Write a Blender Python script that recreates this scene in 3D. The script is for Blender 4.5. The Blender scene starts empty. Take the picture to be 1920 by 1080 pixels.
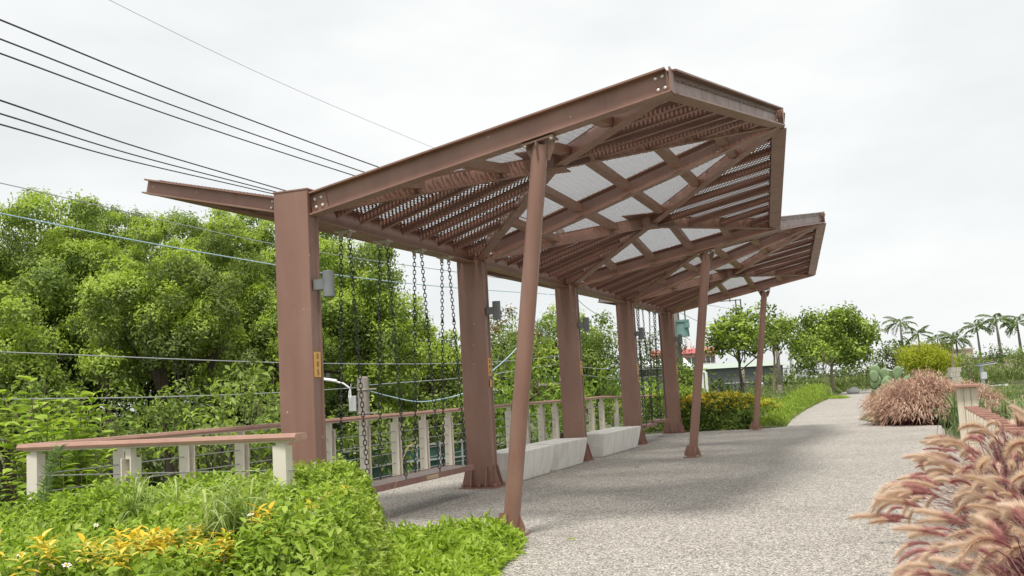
import bpy, math, random
import numpy as np
from mathutils import Vector, Matrix

# ------------------------------------------------------------------ camera, sky, sun, exposure
SC = bpy.context.scene
COL = SC.collection
FPX, PITCH, ROLL, CAMH = 1906.7, 0.1027, -0.0549, 1.4
_f = np.array([0, math.cos(PITCH), math.sin(PITCH)])
_r0 = np.array([1.0, 0, 0]); _u0 = np.array([0, -math.sin(PITCH), math.cos(PITCH)])
_R = _r0 * math.cos(ROLL) + _u0 * math.sin(ROLL)
_U = -_r0 * math.sin(ROLL) + _u0 * math.cos(ROLL)
cd = bpy.data.cameras.new('camera'); cam = bpy.data.objects.new('camera', cd); COL.objects.link(cam)
cam.matrix_world = Matrix(((_R[0], _U[0], -_f[0], 0), (_R[1], _U[1], -_f[1], 0), (_R[2], _U[2], -_f[2], CAMH), (0, 0, 0, 1)))
cd.sensor_width = 36; cd.lens = FPX / 1920 * 36; cd.clip_start = 0.05; cd.clip_end = 3000
SC.camera = cam

SUN_EL, SUN_AZ = math.radians(68), math.radians(195)      # azimuth clockwise from +Y
W = bpy.data.worlds.new('World'); SC.world = W; W.use_nodes = True
nt = W.node_tree; nt.nodes.clear()
out = nt.nodes.new('ShaderNodeOutputWorld'); bg = nt.nodes.new('ShaderNodeBackground')
sky = nt.nodes.new('ShaderNodeTexSky'); sky.sky_type = 'NISHITA'; sky.sun_disc = False
sky.sun_elevation = SUN_EL; sky.sun_rotation = SUN_AZ
bsky = nt.nodes.new('ShaderNodeBackground'); bsky.inputs[1].default_value = 0.1
tc = nt.nodes.new('ShaderNodeTexCoord'); mp = nt.nodes.new('ShaderNodeMapping'); mp.inputs['Scale'].default_value = (1, 1, 2.6)
nz = nt.nodes.new('ShaderNodeTexNoise'); nz.inputs['Scale'].default_value = 2.4; nz.inputs['Detail'].default_value = 6; nz.inputs['Roughness'].default_value = .5
cr = nt.nodes.new('ShaderNodeValToRGB')
cr.color_ramp.elements[0].position = .32; cr.color_ramp.elements[0].color = (.60, .622, .625, 1)
cr.color_ramp.elements[1].position = .62; cr.color_ramp.elements[1].color = (.765, .773, .765, 1)
mx = nt.nodes.new('ShaderNodeMixShader'); mx.inputs[0].default_value = .95
L = nt.links.new
L(tc.outputs['Generated'], mp.inputs[0]); L(mp.outputs[0], nz.inputs['Vector']); L(nz.outputs[0], cr.inputs[0]); L(cr.outputs[0], bg.inputs[0])
L(sky.outputs[0], bsky.inputs[0]); L(bsky.outputs[0], mx.inputs[1]); L(bg.outputs[0], mx.inputs[2]); L(mx.outputs[0], out.inputs[0])
bg.inputs[1].default_value = 1.0

sl = bpy.data.lights.new('sun', 'SUN'); sl.energy = 3.1; sl.angle = math.radians(12); sl.color = (1, .96, .9)
so = bpy.data.objects.new('sun', sl); COL.objects.link(so)
_sd = Vector((math.sin(SUN_AZ) * math.cos(SUN_EL), math.cos(SUN_AZ) * math.cos(SUN_EL), math.sin(SUN_EL)))
so.rotation_euler = _sd.to_track_quat('Z', 'Y').to_euler()
SC.view_settings.view_transform = 'Standard'; SC.view_settings.look = 'None'
SC.view_settings.exposure = 0.42; SC.view_settings.gamma = 1; SC.view_settings.use_curve_mapping = False
SC.cycles.use_denoising = True; SC.cycles.max_bounces = 8; SC.cycles.transparent_max_bounces = 8
SC.cycles.use_adaptive_sampling = True; SC.cycles.adaptive_threshold = 0.01

# ------------------------------------------------------------------ helpers
random.seed(5); RNG = np.random.default_rng(11)
C0 = np.array([-2.3091, 10.9516]); ROWV = np.array([.34144, .93990]); NV = np.array([.93990, -.34144])
RW, NW, UP = Vector((*ROWV, 0)), Vector((*NV, 0)), Vector((0, 0, 1))
COLR = [0.0, 5.0, 9.95, 14.8, 19.7]
def P(s, r, z):
    q = C0 + s * NV + r * ROWV
    return Vector((q[0], q[1], z))
def at(px, py, d):                      # photograph direction -> world point at forward distance d
    v = _f + _R * (px - 960) / FPX + _U * (540 - py) / FPX
    return Vector(np.array([0, 0, CAMH]) + v * d / v[1])
def atz(px, py, z):
    v = _f + _R * (px - 960) / FPX + _U * (540 - py) / FPX
    return Vector(np.array([0, 0, CAMH]) + v * (z - CAMH) / v[2])
def smooth(a, b, x):
    t = np.clip((x - a) / (b - a), 0, 1); return t * t * (3 - 2 * t)

def link(name, me, parent=None, mat=None, kind=None):
    o = bpy.data.objects.new(name, me); COL.objects.link(o)
    if mat is not None and me is not None and len(me.materials) == 0: me.materials.append(mat)
    if parent is not None: o.parent = parent
    if kind: o['kind'] = kind
    return o
def tag(o, label, cat, group=None):
    o['label'] = label; o['category'] = cat
    if group: o['group'] = group
    return o
def thing(name, label, cat, loc=(0, 0, 0), rz=0, group=None):
    o = bpy.data.objects.new(name, None); COL.objects.link(o); o.empty_display_size = .1
    o.location = loc; o.rotation_euler = (0, 0, rz)
    return tag(o, label, cat, group)
class MB:
    def __init__(s): s.v = []; s.f = []
    def add(s, vs, fs):
        k = len(s.v); s.v += [tuple(v) for v in vs]; s.f += [tuple(i + k for i in f) for f in fs]; return s
    def hexa(s, b, t):                                   # 4 bottom + 4 top corners
        return s.add(list(b) + list(t), [(3, 2, 1, 0), (4, 5, 6, 7), (0, 1, 5, 4), (1, 2, 6, 5), (2, 3, 7, 6), (3, 0, 4, 7)])
    def box(s, c, size, ax=Vector((1, 0, 0)), ay=Vector((0, 1, 0)), az=UP):
        c = Vector(c); x, y, z = ax * size[0] / 2, ay * size[1] / 2, az * size[2] / 2
        return s.hexa([c - x - y - z, c + x - y - z, c + x + y - z, c - x + y - z], [c - x - y + z, c + x - y + z, c + x + y + z, c - x + y + z])
    def prism(s, poly, p0, p1, x, y):                     # 2D polygon in (x,y) axes swept p0->p1
        n = len(poly); p0, p1 = Vector(p0), Vector(p1)
        a = [p0 + x * q[0] + y * q[1] for q in poly]; b = [p1 + x * q[0] + y * q[1] for q in poly]
        return s.add(a + b, [tuple(range(n))[::-1], tuple(range(n, 2 * n))] + [(i, (i + 1) % n, n + (i + 1) % n, n + i) for i in range(n)])
    def tube(s, pts, rad, seg=8, cap=True):
        pts = [Vector(p) for p in pts]; n = len(pts)
        rad = list(rad) if hasattr(rad, '__len__') else [rad] * n
        vs = []; u = None
        for i, p in enumerate(pts):
            d = (pts[min(i + 1, n - 1)] - pts[max(i - 1, 0)]).normalized()
            if u is None: u = d.orthogonal().normalized()
            u = (u - d * u.dot(d)).normalized(); w = d.cross(u)
            vs += [p + (u * math.cos(6.28318 * k / seg) + w * math.sin(6.28318 * k / seg)) * rad[i] for k in range(seg)]
        fs = [(i * seg + k, i * seg + (k + 1) % seg, (i + 1) * seg + (k + 1) % seg, (i + 1) * seg + k) for i in range(n - 1) for k in range(seg)]
        if cap: fs += [tuple(range(seg))[::-1], tuple(range((n - 1) * seg, n * seg))]
        return s.add(vs, fs)
    def mesh(s, name, smooth_=False):
        me = bpy.data.meshes.new(name); me.from_pydata(s.v, [], s.f); me.update()
        if smooth_: me.polygons.foreach_set('use_smooth', [True] * len(me.polygons))
        return me
    def build(s, name, mat, parent=None, sm=False, kind=None, bevel=0):
        o = link(name, s.mesh(name, sm), parent, mat, kind)
        if bevel:
            b = o.modifiers.new('bevel', 'BEVEL'); b.width = bevel; b.segments = 2; b.limit_method = 'ANGLE'
        return o
def mesh_np(name, V, F, sm=False):
    me = bpy.data.meshes.new(name); V = np.asarray(V, np.float32); F = np.asarray(F, np.int32)
    me.vertices.add(len(V)); me.vertices.foreach_set('co', V.ravel())
    k = F.shape[1]; me.loops.add(F.size); me.loops.foreach_set('vertex_index', F.ravel())
    me.polygons.add(len(F)); me.polygons.foreach_set('loop_start', np.arange(0, F.size, k, dtype=np.int32))
    me.polygons.foreach_set('loop_total', np.full(len(F), k, np.int32))
    if sm: me.polygons.foreach_set('use_smooth', np.ones(len(F), bool))
    me.update(calc_edges=True); return me
def unit(a): return a / (np.linalg.norm(a, axis=-1, keepdims=True) + 1e-9)

# ------------------------------------------------------------------ materials
def nodes(name):
    m = bpy.data.materials.new(name); m.use_nodes = True; t = m.node_tree
    return m, t, t.nodes['Principled BSDF']
def ramp(t, src, stops):
    r = t.nodes.new('ShaderNodeValToRGB'); e = r.color_ramp.elements
    while len(e) < len(stops): e.new(.5)
    for k, (p, c) in enumerate(stops): e[k].position = p; e[k].color = (*c, 1)
    t.links.new(src, r.inputs[0]); return r.outputs[0]
def noise(t, scale, detail=4, vec=None, stretch=None, rough=.55):
    n = t.nodes.new('ShaderNodeTexNoise'); n.inputs['Scale'].default_value = scale; n.inputs['Detail'].default_value = detail; n.inputs['Roughness'].default_value = rough
    if vec is None:
        g = t.nodes.new('ShaderNodeNewGeometry'); vec = g.outputs['Position']
    if stretch:
        mpn = t.nodes.new('ShaderNodeMapping'); mpn.inputs['Scale'].default_value = stretch; t.links.new(vec, mpn.inputs[0]); vec = mpn.outputs[0]
    t.links.new(vec, n.inputs['Vector']); return n.outputs['Fac']
def bump(t, b, src, strength=.3, dist=.01):
    n = t.nodes.new('ShaderNodeBump'); n.inputs['Strength'].default_value = strength; n.inputs['Distance'].default_value = dist
    t.links.new(src, n.inputs['Height']); t.links.new(n.outputs[0], b.inputs['Normal'])
def mixc(t, fac, a, b, mode='MIX'):
    n = t.nodes.new('ShaderNodeMix'); n.data_type = 'RGBA'; n.blend_type = mode
    for sock, val in ((n.inputs[0], fac), (n.inputs[6], a), (n.inputs[7], b)):
        if hasattr(val, 'is_linked'): t.links.new(val, sock)
        else: sock.default_value = val if not isinstance(val, tuple) else (*val, 1)
    return n.outputs[2]
def varied(name, c1, c2, scale=3, rough=.6, stretch=None, bs=0, bscale=60, metal=0, detail=5):
    m, t, b = nodes(name)
    c = ramp(t, noise(t, scale, detail, stretch=stretch), [(.3, c1), (.7, c2)])
    t.links.new(c, b.inputs['Base Color']); b.inputs['Roughness'].default_value = rough; b.inputs['Metallic'].default_value = metal
    if bs: bump(t, b, noise(t, bscale, 3), bs, .004)
    return m
def foliage(name, stops, trans=.35, rough=.55, spec=.25, tint=(.96, 1.0, .6)):
    m = bpy.data.materials.new(name); m.use_nodes = True; t = m.node_tree; b = t.nodes['Principled BSDF']; o = t.nodes['Material Output']
    g = t.nodes.new('ShaderNodeNewGeometry')
    n2 = noise(t, .9, 2)
    add = t.nodes.new('ShaderNodeMath'); add.operation = 'MULTIPLY_ADD'; t.links.new(n2, add.inputs[0]); add.inputs[1].default_value = .7
    sc_ = t.nodes.new('ShaderNodeMath'); sc_.operation = 'MULTIPLY_ADD'; t.links.new(g.outputs['Random Per Island'], sc_.inputs[0]); sc_.inputs[1].default_value = .75; sc_.inputs[2].default_value = -.22
    t.links.new(sc_.outputs[0], add.inputs[2])
    c = ramp(t, add.outputs[0], stops)
    t.links.new(c, b.inputs['Base Color']); b.inputs['Roughness'].default_value = rough; b.inputs['Specular IOR Level'].default_value = spec
    tr = t.nodes.new('ShaderNodeBsdfTranslucent'); mxs = t.nodes.new('ShaderNodeMixShader'); mxs.inputs[0].default_value = trans
    br = mixc(t, 1.0, c, tint, 'MULTIPLY'); t.links.new(br, tr.inputs[0])
    t.links.new(b.outputs[0], mxs.inputs[1]); t.links.new(tr.outputs[0], mxs.inputs[2]); t.links.new(mxs.outputs[0], o.inputs[0])
    return m
M = {}
def steel(name, c1, c2):
    m, t, b = nodes(name)
    a = ramp(t, noise(t, 2.2, 4, stretch=(1, 1, .25)), [(.3, c1), (.72, c2)])
    st = ramp(t, noise(t, 9, 5, stretch=(1, 1, .12)), [(.35, (.86, .85, .84)), (.62, (1, 1, 1))])
    c = mixc(t, .7, a, st, 'MULTIPLY')
    chalk = ramp(t, noise(t, 1.1, 6), [(.5, (0, 0, 0)), (.8, (.2, .2, .2))])
    c = mixc(t, chalk, c, (.50, .34, .28))
    rust = ramp(t, noise(t, 5.5, 7, rough=.7), [(.62, (0, 0, 0)), (.74, (.55, .55, .55))])
    c = mixc(t, rust, c, (.17, .075, .05))
    g = t.nodes.new('ShaderNodeNewGeometry'); v = t.nodes.new('ShaderNodeTexVoronoi'); v.inputs['Scale'].default_value = 5; t.links.new(g.outputs['Position'], v.inputs['Vector'])
    spk = ramp(t, v.outputs['Distance'], [(.035, (.8, .8, .8)), (.055, (0, 0, 0))])
    c = mixc(t, spk, c, (.62, .56, .5))
    rr = ramp(t, noise(t, 7, 5), [(.3, (.30, .30, .30)), (.7, (.50, .50, .50))]); t.links.new(rr, b.inputs['Roughness'])
    t.links.new(c, b.inputs['Base Color']); b.inputs['Specular IOR Level'].default_value = .55
    bump(t, b, noise(t, 90, 3), .12, .002)
    return m
M['steel'] = steel('brown_steel_paint', (.242, .128, .094), (.300, .164, .124))
M['roof'] = varied('shade_darkened_roof_paint', (.120, .060, .046), (.160, .082, .063), 2, .33, bs=.1)  # steel paint darkened: canopy interior shade put into sheet and mesh colour
M['rib'] = varied('shade_darkened_rib_paint', (.205, .103, .078), (.255, .132, .101), 2, .34, bs=.1)  # same brown paint, darkened less, with under-roof shade in the rib colour
M['bolt'] = varied('galvanised_bolt', (.62, .60, .56), (.8, .78, .74), 40, .35, metal=.6)
M['cream'] = varied('cream_steel_paint', (.70, .64, .55), (.79, .73, .64), 3, .55, stretch=(1, 1, .3), bs=.1)
M['rail'] = varied('red_brown_composite_rail', (.36, .205, .155), (.445, .262, .203), 7, .6, bs=.25, bscale=120)
M['cable'] = varied('stainless_cable', (.32, .32, .31), (.45, .45, .43), 20, .4, metal=.6)
M['chain'] = varied('black_chain', (.022, .022, .022), (.05, .048, .045), 30, .5)
M['zinc'] = varied('tan_zinc_bracket', (.42, .38, .32), (.55, .5, .43), 20, .5, metal=.3)
M['seat'] = varied('weathered_seat_board', (.30, .235, .215), (.42, .34, .31), 5, .7, stretch=(.4, 6, 6), bs=.3, bscale=80)
M['seatedge'] = varied('brown_seat_edge', (.24, .125, .10), (.31, .165, .13), 6, .6)
M['lamp'] = varied('grey_lamp_body', (.17, .18, .185), (.22, .23, .235), 8, .5)
M['plate'] = varied('orange_number_plate', (.72, .38, .09), (.82, .46, .14), 10, .5)
M['ink'] = varied('dark_print', (.05, .035, .02), (.08, .06, .04), 10, .6)
M['white'] = varied('white_enamel', (.72, .72, .71), (.82, .82, .81), 6, .4)
M['greybox'] = varied('pale_grey_box', (.5, .51, .52), (.6, .61, .61), 6, .5)
M['green_box'] = varied('green_grey_enamel', (.13, .24, .23), (.18, .31, .29), 5, .5)
M['darkgrey'] = varied('dark_grey', (.06, .065, .07), (.10, .105, .11), 4, .5)
M['wire'] = varied('black_wire', (.015, .015, .017), (.03, .03, .032), 3, .5)
M['greywire'] = varied('grey_wire', (.30, .31, .32), (.38, .39, .4), 3, .5)
M['bluewire'] = varied('pale_blue_wire', (.36, .52, .62), (.48, .62, .70), 3, .5)
M['bark'] = varied('bark', (.055, .040, .030), (.115, .085, .063), 6, .9, stretch=(2, 2, .4), bs=.6, bscale=25)
M['palebark'] = varied('pale_bark', (.20, .16, .12), (.33, .27, .21), 6, .9, stretch=(2, 2, .4), bs=.5, bscale=25)
M['timber'] = varied('cream_timber', (.60, .53, .42), (.74, .66, .54), 4, .7, stretch=(6, 6, .5), bs=.3, bscale=50)
M['cap'] = varied('rusty_cap', (.33, .16, .12), (.46, .25, .19), 8, .6)
def concrete(name, c1, c2):
    m, t, b = nodes(name)
    c = ramp(t, noise(t, 1.6, 8, rough=.65), [(.3, c1), (.7, c2)])
    pits = ramp(t, noise(t, 70, 3), [(.30, (.72, .71, .69)), (.42, (1, 1, 1))])
    stn = ramp(t, noise(t, 9, 4, stretch=(1, 1, .15)), [(.33, (.80, .78, .74)), (.6, (1, 1, 1))])
    c = mixc(t, 1.0, mixc(t, .7, c, stn, 'MULTIPLY'), pits, 'MULTIPLY')
    t.links.new(c, b.inputs['Base Color']); b.inputs['Roughness'].default_value = .85
    bump(t, b, noise(t, 60, 5), .35, .006); return m
M['bench'] = concrete('pale_cast_concrete', (.80, .775, .73), (.88, .86, .815))
M['pole'] = concrete('pole_concrete', (.25, .215, .19), (.35, .31, .28))
M['stone'] = concrete('stone', (.42, .38, .33), (.58, .54, .48))
def aggregate():
    m, t, b = nodes('exposed_aggregate')
    g = t.nodes.new('ShaderNodeNewGeometry')
    v = t.nodes.new('ShaderNodeTexVoronoi'); v.inputs['Scale'].default_value = 74; t.links.new(g.outputs['Position'], v.inputs['Vector'])
    sep = t.nodes.new('ShaderNodeSeparateColor'); t.links.new(v.outputs['Color'], sep.inputs[0])
    peb = ramp(t, sep.outputs[0], [(0, (.15, .136, .121)), (.25, (.30, .276, .245)), (.55, (.46, .424, .378)), (.82, (.635, .59, .53)), (1, (.84, .79, .72))])
    gap = ramp(t, v.outputs['Distance'], [(.4, (1, 1, 1)), (.8, (.5, .49, .48))])
    c = mixc(t, 1.0, peb, gap, 'MULTIPLY')
    big = ramp(t, noise(t, .55, 7, rough=.65), [(.3, (.80, .79, .78)), (.5, (.95, .95, .94)), (.7, (1.0, 1.0, .99))])
    stn = ramp(t, noise(t, 1.3, 8, rough=.7), [(.60, (1, 1, 1)), (.68, (.84, .83, .81))])
    c = mixc(t, 1.0, c, stn, 'MULTIPLY')
    c = mixc(t, 1.0, c, big, 'MULTIPLY')
    med = ramp(t, noise(t, 6, 4), [(.3, (.88, .88, .88)), (.7, (1, 1, 1))])
    c = mixc(t, 1.0, c, med, 'MULTIPLY')
    t.links.new(c, b.inputs['Base Color']); b.inputs['Roughness'].default_value = .82
    inv = t.nodes.new('ShaderNodeMath'); inv.operation = 'SUBTRACT'; inv.inputs[0].default_value = 1; t.links.new(v.outputs['Distance'], inv.inputs[1])
    bump(t, b, inv.outputs[0], .5, .006); return m
M['path'] = aggregate()
M['soil'] = varied('grassy_soil', (.045, .060, .018), (.10, .115, .035), 1.4, .95, bs=.6, bscale=12, detail=8)
M['leaf_tree'] = foliage('camphor_leaf', [(.05, (.105, .155, .042)), (.45, (.21, .295, .066)), (.75, (.30, .395, .09)), (1, (.41, .50, .14))], .48, spec=.4)
M['leaf_olive'] = foliage('olive_camphor_leaf', [(.05, (.10, .145, .045)), (.45, (.20, .265, .07)), (.75, (.29, .36, .095)), (1, (.41, .46, .15))], .48, spec=.4)
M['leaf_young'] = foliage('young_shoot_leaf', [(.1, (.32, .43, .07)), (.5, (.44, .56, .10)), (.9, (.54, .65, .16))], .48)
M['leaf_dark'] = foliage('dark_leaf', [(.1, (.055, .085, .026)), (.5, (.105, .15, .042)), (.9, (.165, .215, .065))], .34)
M['leaf_red'] = foliage('reddish_flush_leaf', [(.1, (.16, .10, .045)), (.5, (.24, .13, .06)), (.9, (.20, .20, .05))], .3)
M['leaf_shrub'] = foliage('broad_shrub_leaf', [(.1, (.10, .19, .025)), (.5, (.19, .31, .04)), (.9, (.30, .43, .06))], .42)
M['leaf_hedge'] = foliage('weedy_hedge_leaf', [(.05, (.14, .22, .03)), (.4, (.28, .40, .05)), (.75, (.40, .53, .09)), (1, (.52, .56, .17))], .45)
M['leaf_lime'] = foliage('lime_ground_cover_leaf', [(.1, (.26, .39, .045)), (.5, (.39, .53, .07)), (.9, (.50, .62, .13))], .45)
M['leaf_small'] = foliage('fresh_tree_leaf', [(.1, (.085, .14, .025)), (.5, (.165, .24, .04)), (.9, (.27, .35, .06))], .4)
M['leaf_yellow'] = foliage('yellow_croton_leaf', [(.1, (.62, .43, .03)), (.5, (.80, .60, .06)), (.9, (.72, .66, .18))], .35)
M['leaf_lemon'] = foliage('lemon_bush_leaf', [(.1, (.30, .34, .03)), (.5, (.44, .48, .045)), (.9, (.54, .57, .08))], .45)
M['blade'] = foliage('pale_grass_blade', [(.1, (.26, .36, .08)), (.5, (.40, .49, .17)), (.9, (.55, .60, .30))], .4)
M['weeds'] = foliage('verge_weed', [(.1, (.12, .18, .045)), (.5, (.22, .29, .08)), (.8, (.35, .40, .17)), (1, (.55, .49, .38))], .35)
M['reed'] = foliage('green_reed', [(.1, (.13, .22, .08)), (.5, (.22, .32, .13)), (.9, (.36, .42, .22))], .35)
M['maroon'] = foliage('maroon_grass_blade', [(.1, (.105, .03, .046)), (.5, (.20, .07, .085)), (.85, (.29, .14, .125)), (1, (.42, .29, .20))], .3, tint=(1, .85, .85))
M['plume_tan'] = foliage('tan_plume_bristle', [(.1, (.70, .51, .41)), (.5, (.85, .69, .57)), (.9, (.92, .83, .73))], .5, .8, .05, (1, .98, .80))
M['plume_pink'] = foliage('rosy_plume_bristle', [(.1, (.36, .10, .13)), (.5, (.52, .21, .22)), (.9, (.68, .40, .36))], .4, .8, .05, (1, .92, .92))
M['plume_mid'] = foliage('dusty_pink_plume', [(.05, (.38, .22, .19)), (.4, (.60, .41, .33)), (.75, (.76, .59, .47)), (1, (.87, .74, .60))], .4, .8, .05, (1, .97, .82))
M['straw'] = foliage('straw_stalk', [(.1, (.35, .24, .15)), (.9, (.58, .46, .30))], .2)
M['petal'] = varied('white_petal', (.75, .74, .70), (.85, .84, .8), 20, .7)
M['pollen'] = varied('yellow_disc', (.60, .38, .05), (.7, .45, .08), 20, .8)
M['palmbark'] = varied('palm_trunk', (.13, .12, .11), (.22, .20, .18), 3, .9)
M['frond'] = foliage('palm_frond', [(.1, (.075, .12, .04)), (.5, (.13, .19, .065)), (.9, (.22, .28, .09))], .3)
M['cactus'] = varied('cactus_pad', (.14, .22, .10), (.24, .31, .16), 9, .7, bs=.5, bscale=30)

# ------------------------------------------------------------------ terrain, path, pond
def ground_z(x, y):
    x = np.asarray(x, float); y = np.asarray(y, float)
    s = (x - C0[0]) * NV[0] + (y - C0[1]) * NV[1]; r = (x - C0[0]) * ROWV[0] + (y - C0[1]) * ROWV[1]
    z = -.03 - 4.2 * smooth(2.1, 9.5, -s) * (1 - .75 * smooth(22, 48, r))
    q = ((x - 42) / 20) ** 2 + ((y - 58) / 19) ** 2
    z = z - 1.25 * (1 - smooth(.9, 1.35, q))
    z = z - .35 * smooth(6.2, 9.5, s) * (1 - smooth(26, 40, r))
    return z
def gz(x, y): return float(ground_z(x, y))
def axis(a, b, f0, f1, fine, coarse):
    l = list(np.arange(f0, f1, fine)); k = fine; x = f1
    while x < b: l.append(x); k = min(k * 1.18, coarse); x += k
    l.append(b); k = fine; x = f0 - fine
    while x > a: l.insert(0, x); k = min(k * 1.18, coarse); x -= k
    l.insert(0, a); return np.array(l)
gx = axis(-700, 900, -16, 20, .5, 60); gy = axis(-120, 1500, -2, 44, .5, 80)
XX, YY = np.meshgrid(gx, gy); ZZ = ground_z(XX, YY)
far = smooth(120, 320, np.hypot(XX, YY)); ZZ = ZZ * (1 - far) - .6 * far
nx, ny = len(gx), len(gy); idx = np.arange(nx * ny).reshape(ny, nx)
F = np.stack([idx[:-1, :-1], idx[:-1, 1:], idx[1:, 1:], idx[1:, :-1]], -1).reshape(-1, 4)
link('ground', mesh_np('ground', np.stack([XX, YY, ZZ], -1).reshape(-1, 3), F, True), None, M['soil'], 'structure')

Lp = [(-.75, -3), (-.55, 3), (-.38, 6), (-.22, 8.2), (.03, 10.0), (-1.25, 10.35)]
for r_ in (-.6, 1, 4, 8, 12, 16, 19.2): q = P(-1.95, r_, 0); Lp.append((q.x, q.y))
Lp += [(4.9, 30.3), (6.6, 29.2), (7.7, 29.7), (9.3, 35), (12.3, 44), (16.2, 55), (20.4, 66.5), (26, 82), (34, 104), (43, 130), (52, 152)]
Rp = [(3.3, -3), (3.2, 3), (3.3, 5), (3.7, 7), (4.4, 9), (5.3, 11.6), (6.25, 14.2), (7.7, 18.3), (9.3, 22.4), (10.6, 25.9), (9.9, 28.2), (10.4, 31.5), (12.6, 37), (15.6, 44.5), (19.3, 54), (22.6, 62.5), (26.3, 72), (31.5, 85), (38.5, 103), (48, 128), (57, 150)]
pm = MB(); poly = Lp + Rp[::-1]; npoly = len(poly)
pm.add([(x, y, 0) for x, y in poly] + [(x, y, -.12) for x, y in poly], [tuple(range(npoly))[::-1]] + [(i, (i + 1) % npoly, npoly + (i + 1) % npoly, npoly + i) for i in range(npoly)])
path = pm.build('path', M['path'], None, kind='structure')
me = path.data
import bmesh
bm_ = bmesh.new(); bm_.from_mesh(me); bmesh.ops.recalc_face_normals(bm_, faces=bm_.faces[:]); bmesh.ops.triangulate(bm_, faces=bm_.faces[:]); bm_.to_mesh(me); bm_.free()
# recessed joints cut across the path are thin dark strips of sealant lying 4 mm proud
mj = varied('joint_sealant', (.30, .285, .26), (.36, .34, .315), 3, .9)
for (a, b) in (((7.75, 29.5), (9.75, 28.9)), ((9.6, 36), (11.9, 35.3)), ((12.6, 45), (15.5, 44.2))):
    va, vb = Vector((*a, .004)), Vector((*b, .004)); d = (vb - va).normalized(); nn = Vector((-d.y, d.x, 0)) * .012
    MB().add([va - nn, vb - nn, vb + nn, va + nn], [(0, 1, 2, 3)]).build('joint', mj, path)

mw, t, b = nodes('pond_water'); b.inputs['Base Color'].default_value = (.10, .145, .125, 1); b.inputs['Roughness'].default_value = .12; b.inputs['Specular IOR Level'].default_value = .6
bump(t, b, noise(t, 5, 4), .25, .03)
ang = np.linspace(0, 2 * np.pi, 48, endpoint=False)
MB().add([(42 + 23 * math.cos(a), 58 + 22 * math.sin(a), -.62) for a in ang], [tuple(range(48))]).build('pond_water', mw, None, kind='structure')
kb = MB(); kp = [(42 + 20.7 * math.cos(a), 58 + 19.7 * math.sin(a)) for a in np.linspace(0, 2 * np.pi, 49)]
for i in range(48):
    a0, a1 = kp[i], kp[i + 1]; o0 = [42 + (a0[0] - 42) * 1.012, 58 + (a0[1] - 58) * 1.012]; o1 = [42 + (a1[0] - 42) * 1.012, 58 + (a1[1] - 58) * 1.012]
    kb.hexa([(*a0, -1), (*o0, -1), (*o1, -1), (*a1, -1)], [(*a0, -.5), (*o0, -.5), (*o1, -.5), (*a1, -.5)])
kb.build('pond_kerb', varied('tan_kerb', (.36, .26, .18), (.46, .35, .25), 3, .9), None, kind='structure')

# ------------------------------------------------------------------ swing pavilion
pav = thing('swing_pavilion', 'long brown steel swing pavilion with folded canopy on columns and slanted round posts', 'pavilion', P(0, 0, 0))
def PL(s, r, z): return P(s, r, z) - P(0, 0, 0)
def ibeam(p0, p1, h=.25, w=.16, tf=.018, tw=.014):
    p0, p1 = Vector(p0), Vector(p1); d = (p1 - p0).normalized(); x = d.cross(UP).normalized(); y = x.cross(d)
    a, c = w / 2, tw / 2
    poly = [(-a, 0), (a, 0), (a, tf), (c, tf), (c, h - tf), (a, h - tf), (a, h), (-a, h), (-a, h - tf), (-c, h - tf), (-c, tf), (-a, tf)]
    return MB().prism(poly, p0, p1, x, y)
bolt_me = None
def bolt(p, axis, parent, rad=.022, name='bolt'):
    global bolt_me
    if bolt_me is None:
        mb = MB(); k = 10
        rings = [(1, 0), (1, .45), (.75, .8), (.35, 1.0)]
        vs = [(a * math.cos(6.2832 * i / k), a * math.sin(6.2832 * i / k), z) for a, z in rings for i in range(k)]
        fs = [(j * k + i, j * k + (i + 1) % k, (j + 1) * k + (i + 1) % k, (j + 1) * k + i) for j in range(3) for i in range(k)] + [tuple(range(3 * k, 4 * k))]
        bolt_me = mb.add(vs, fs).mesh('bolt'); bolt_me.materials.append(M['bolt'])
    o = link(name, bolt_me, parent); o.location = p; o.rotation_mode = 'QUATERNION'; o.rotation_quaternion = Vector(axis).to_track_quat('Z', 'Y'); o.scale = (rad,) * 3
    return o
ZB = 3.42; ROOT = .2
TIPS = [(4.2, 4.17), (4.83, 4.92), (4.2, 4.17), (4.83, 4.92), (4.2, 4.17)]
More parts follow.
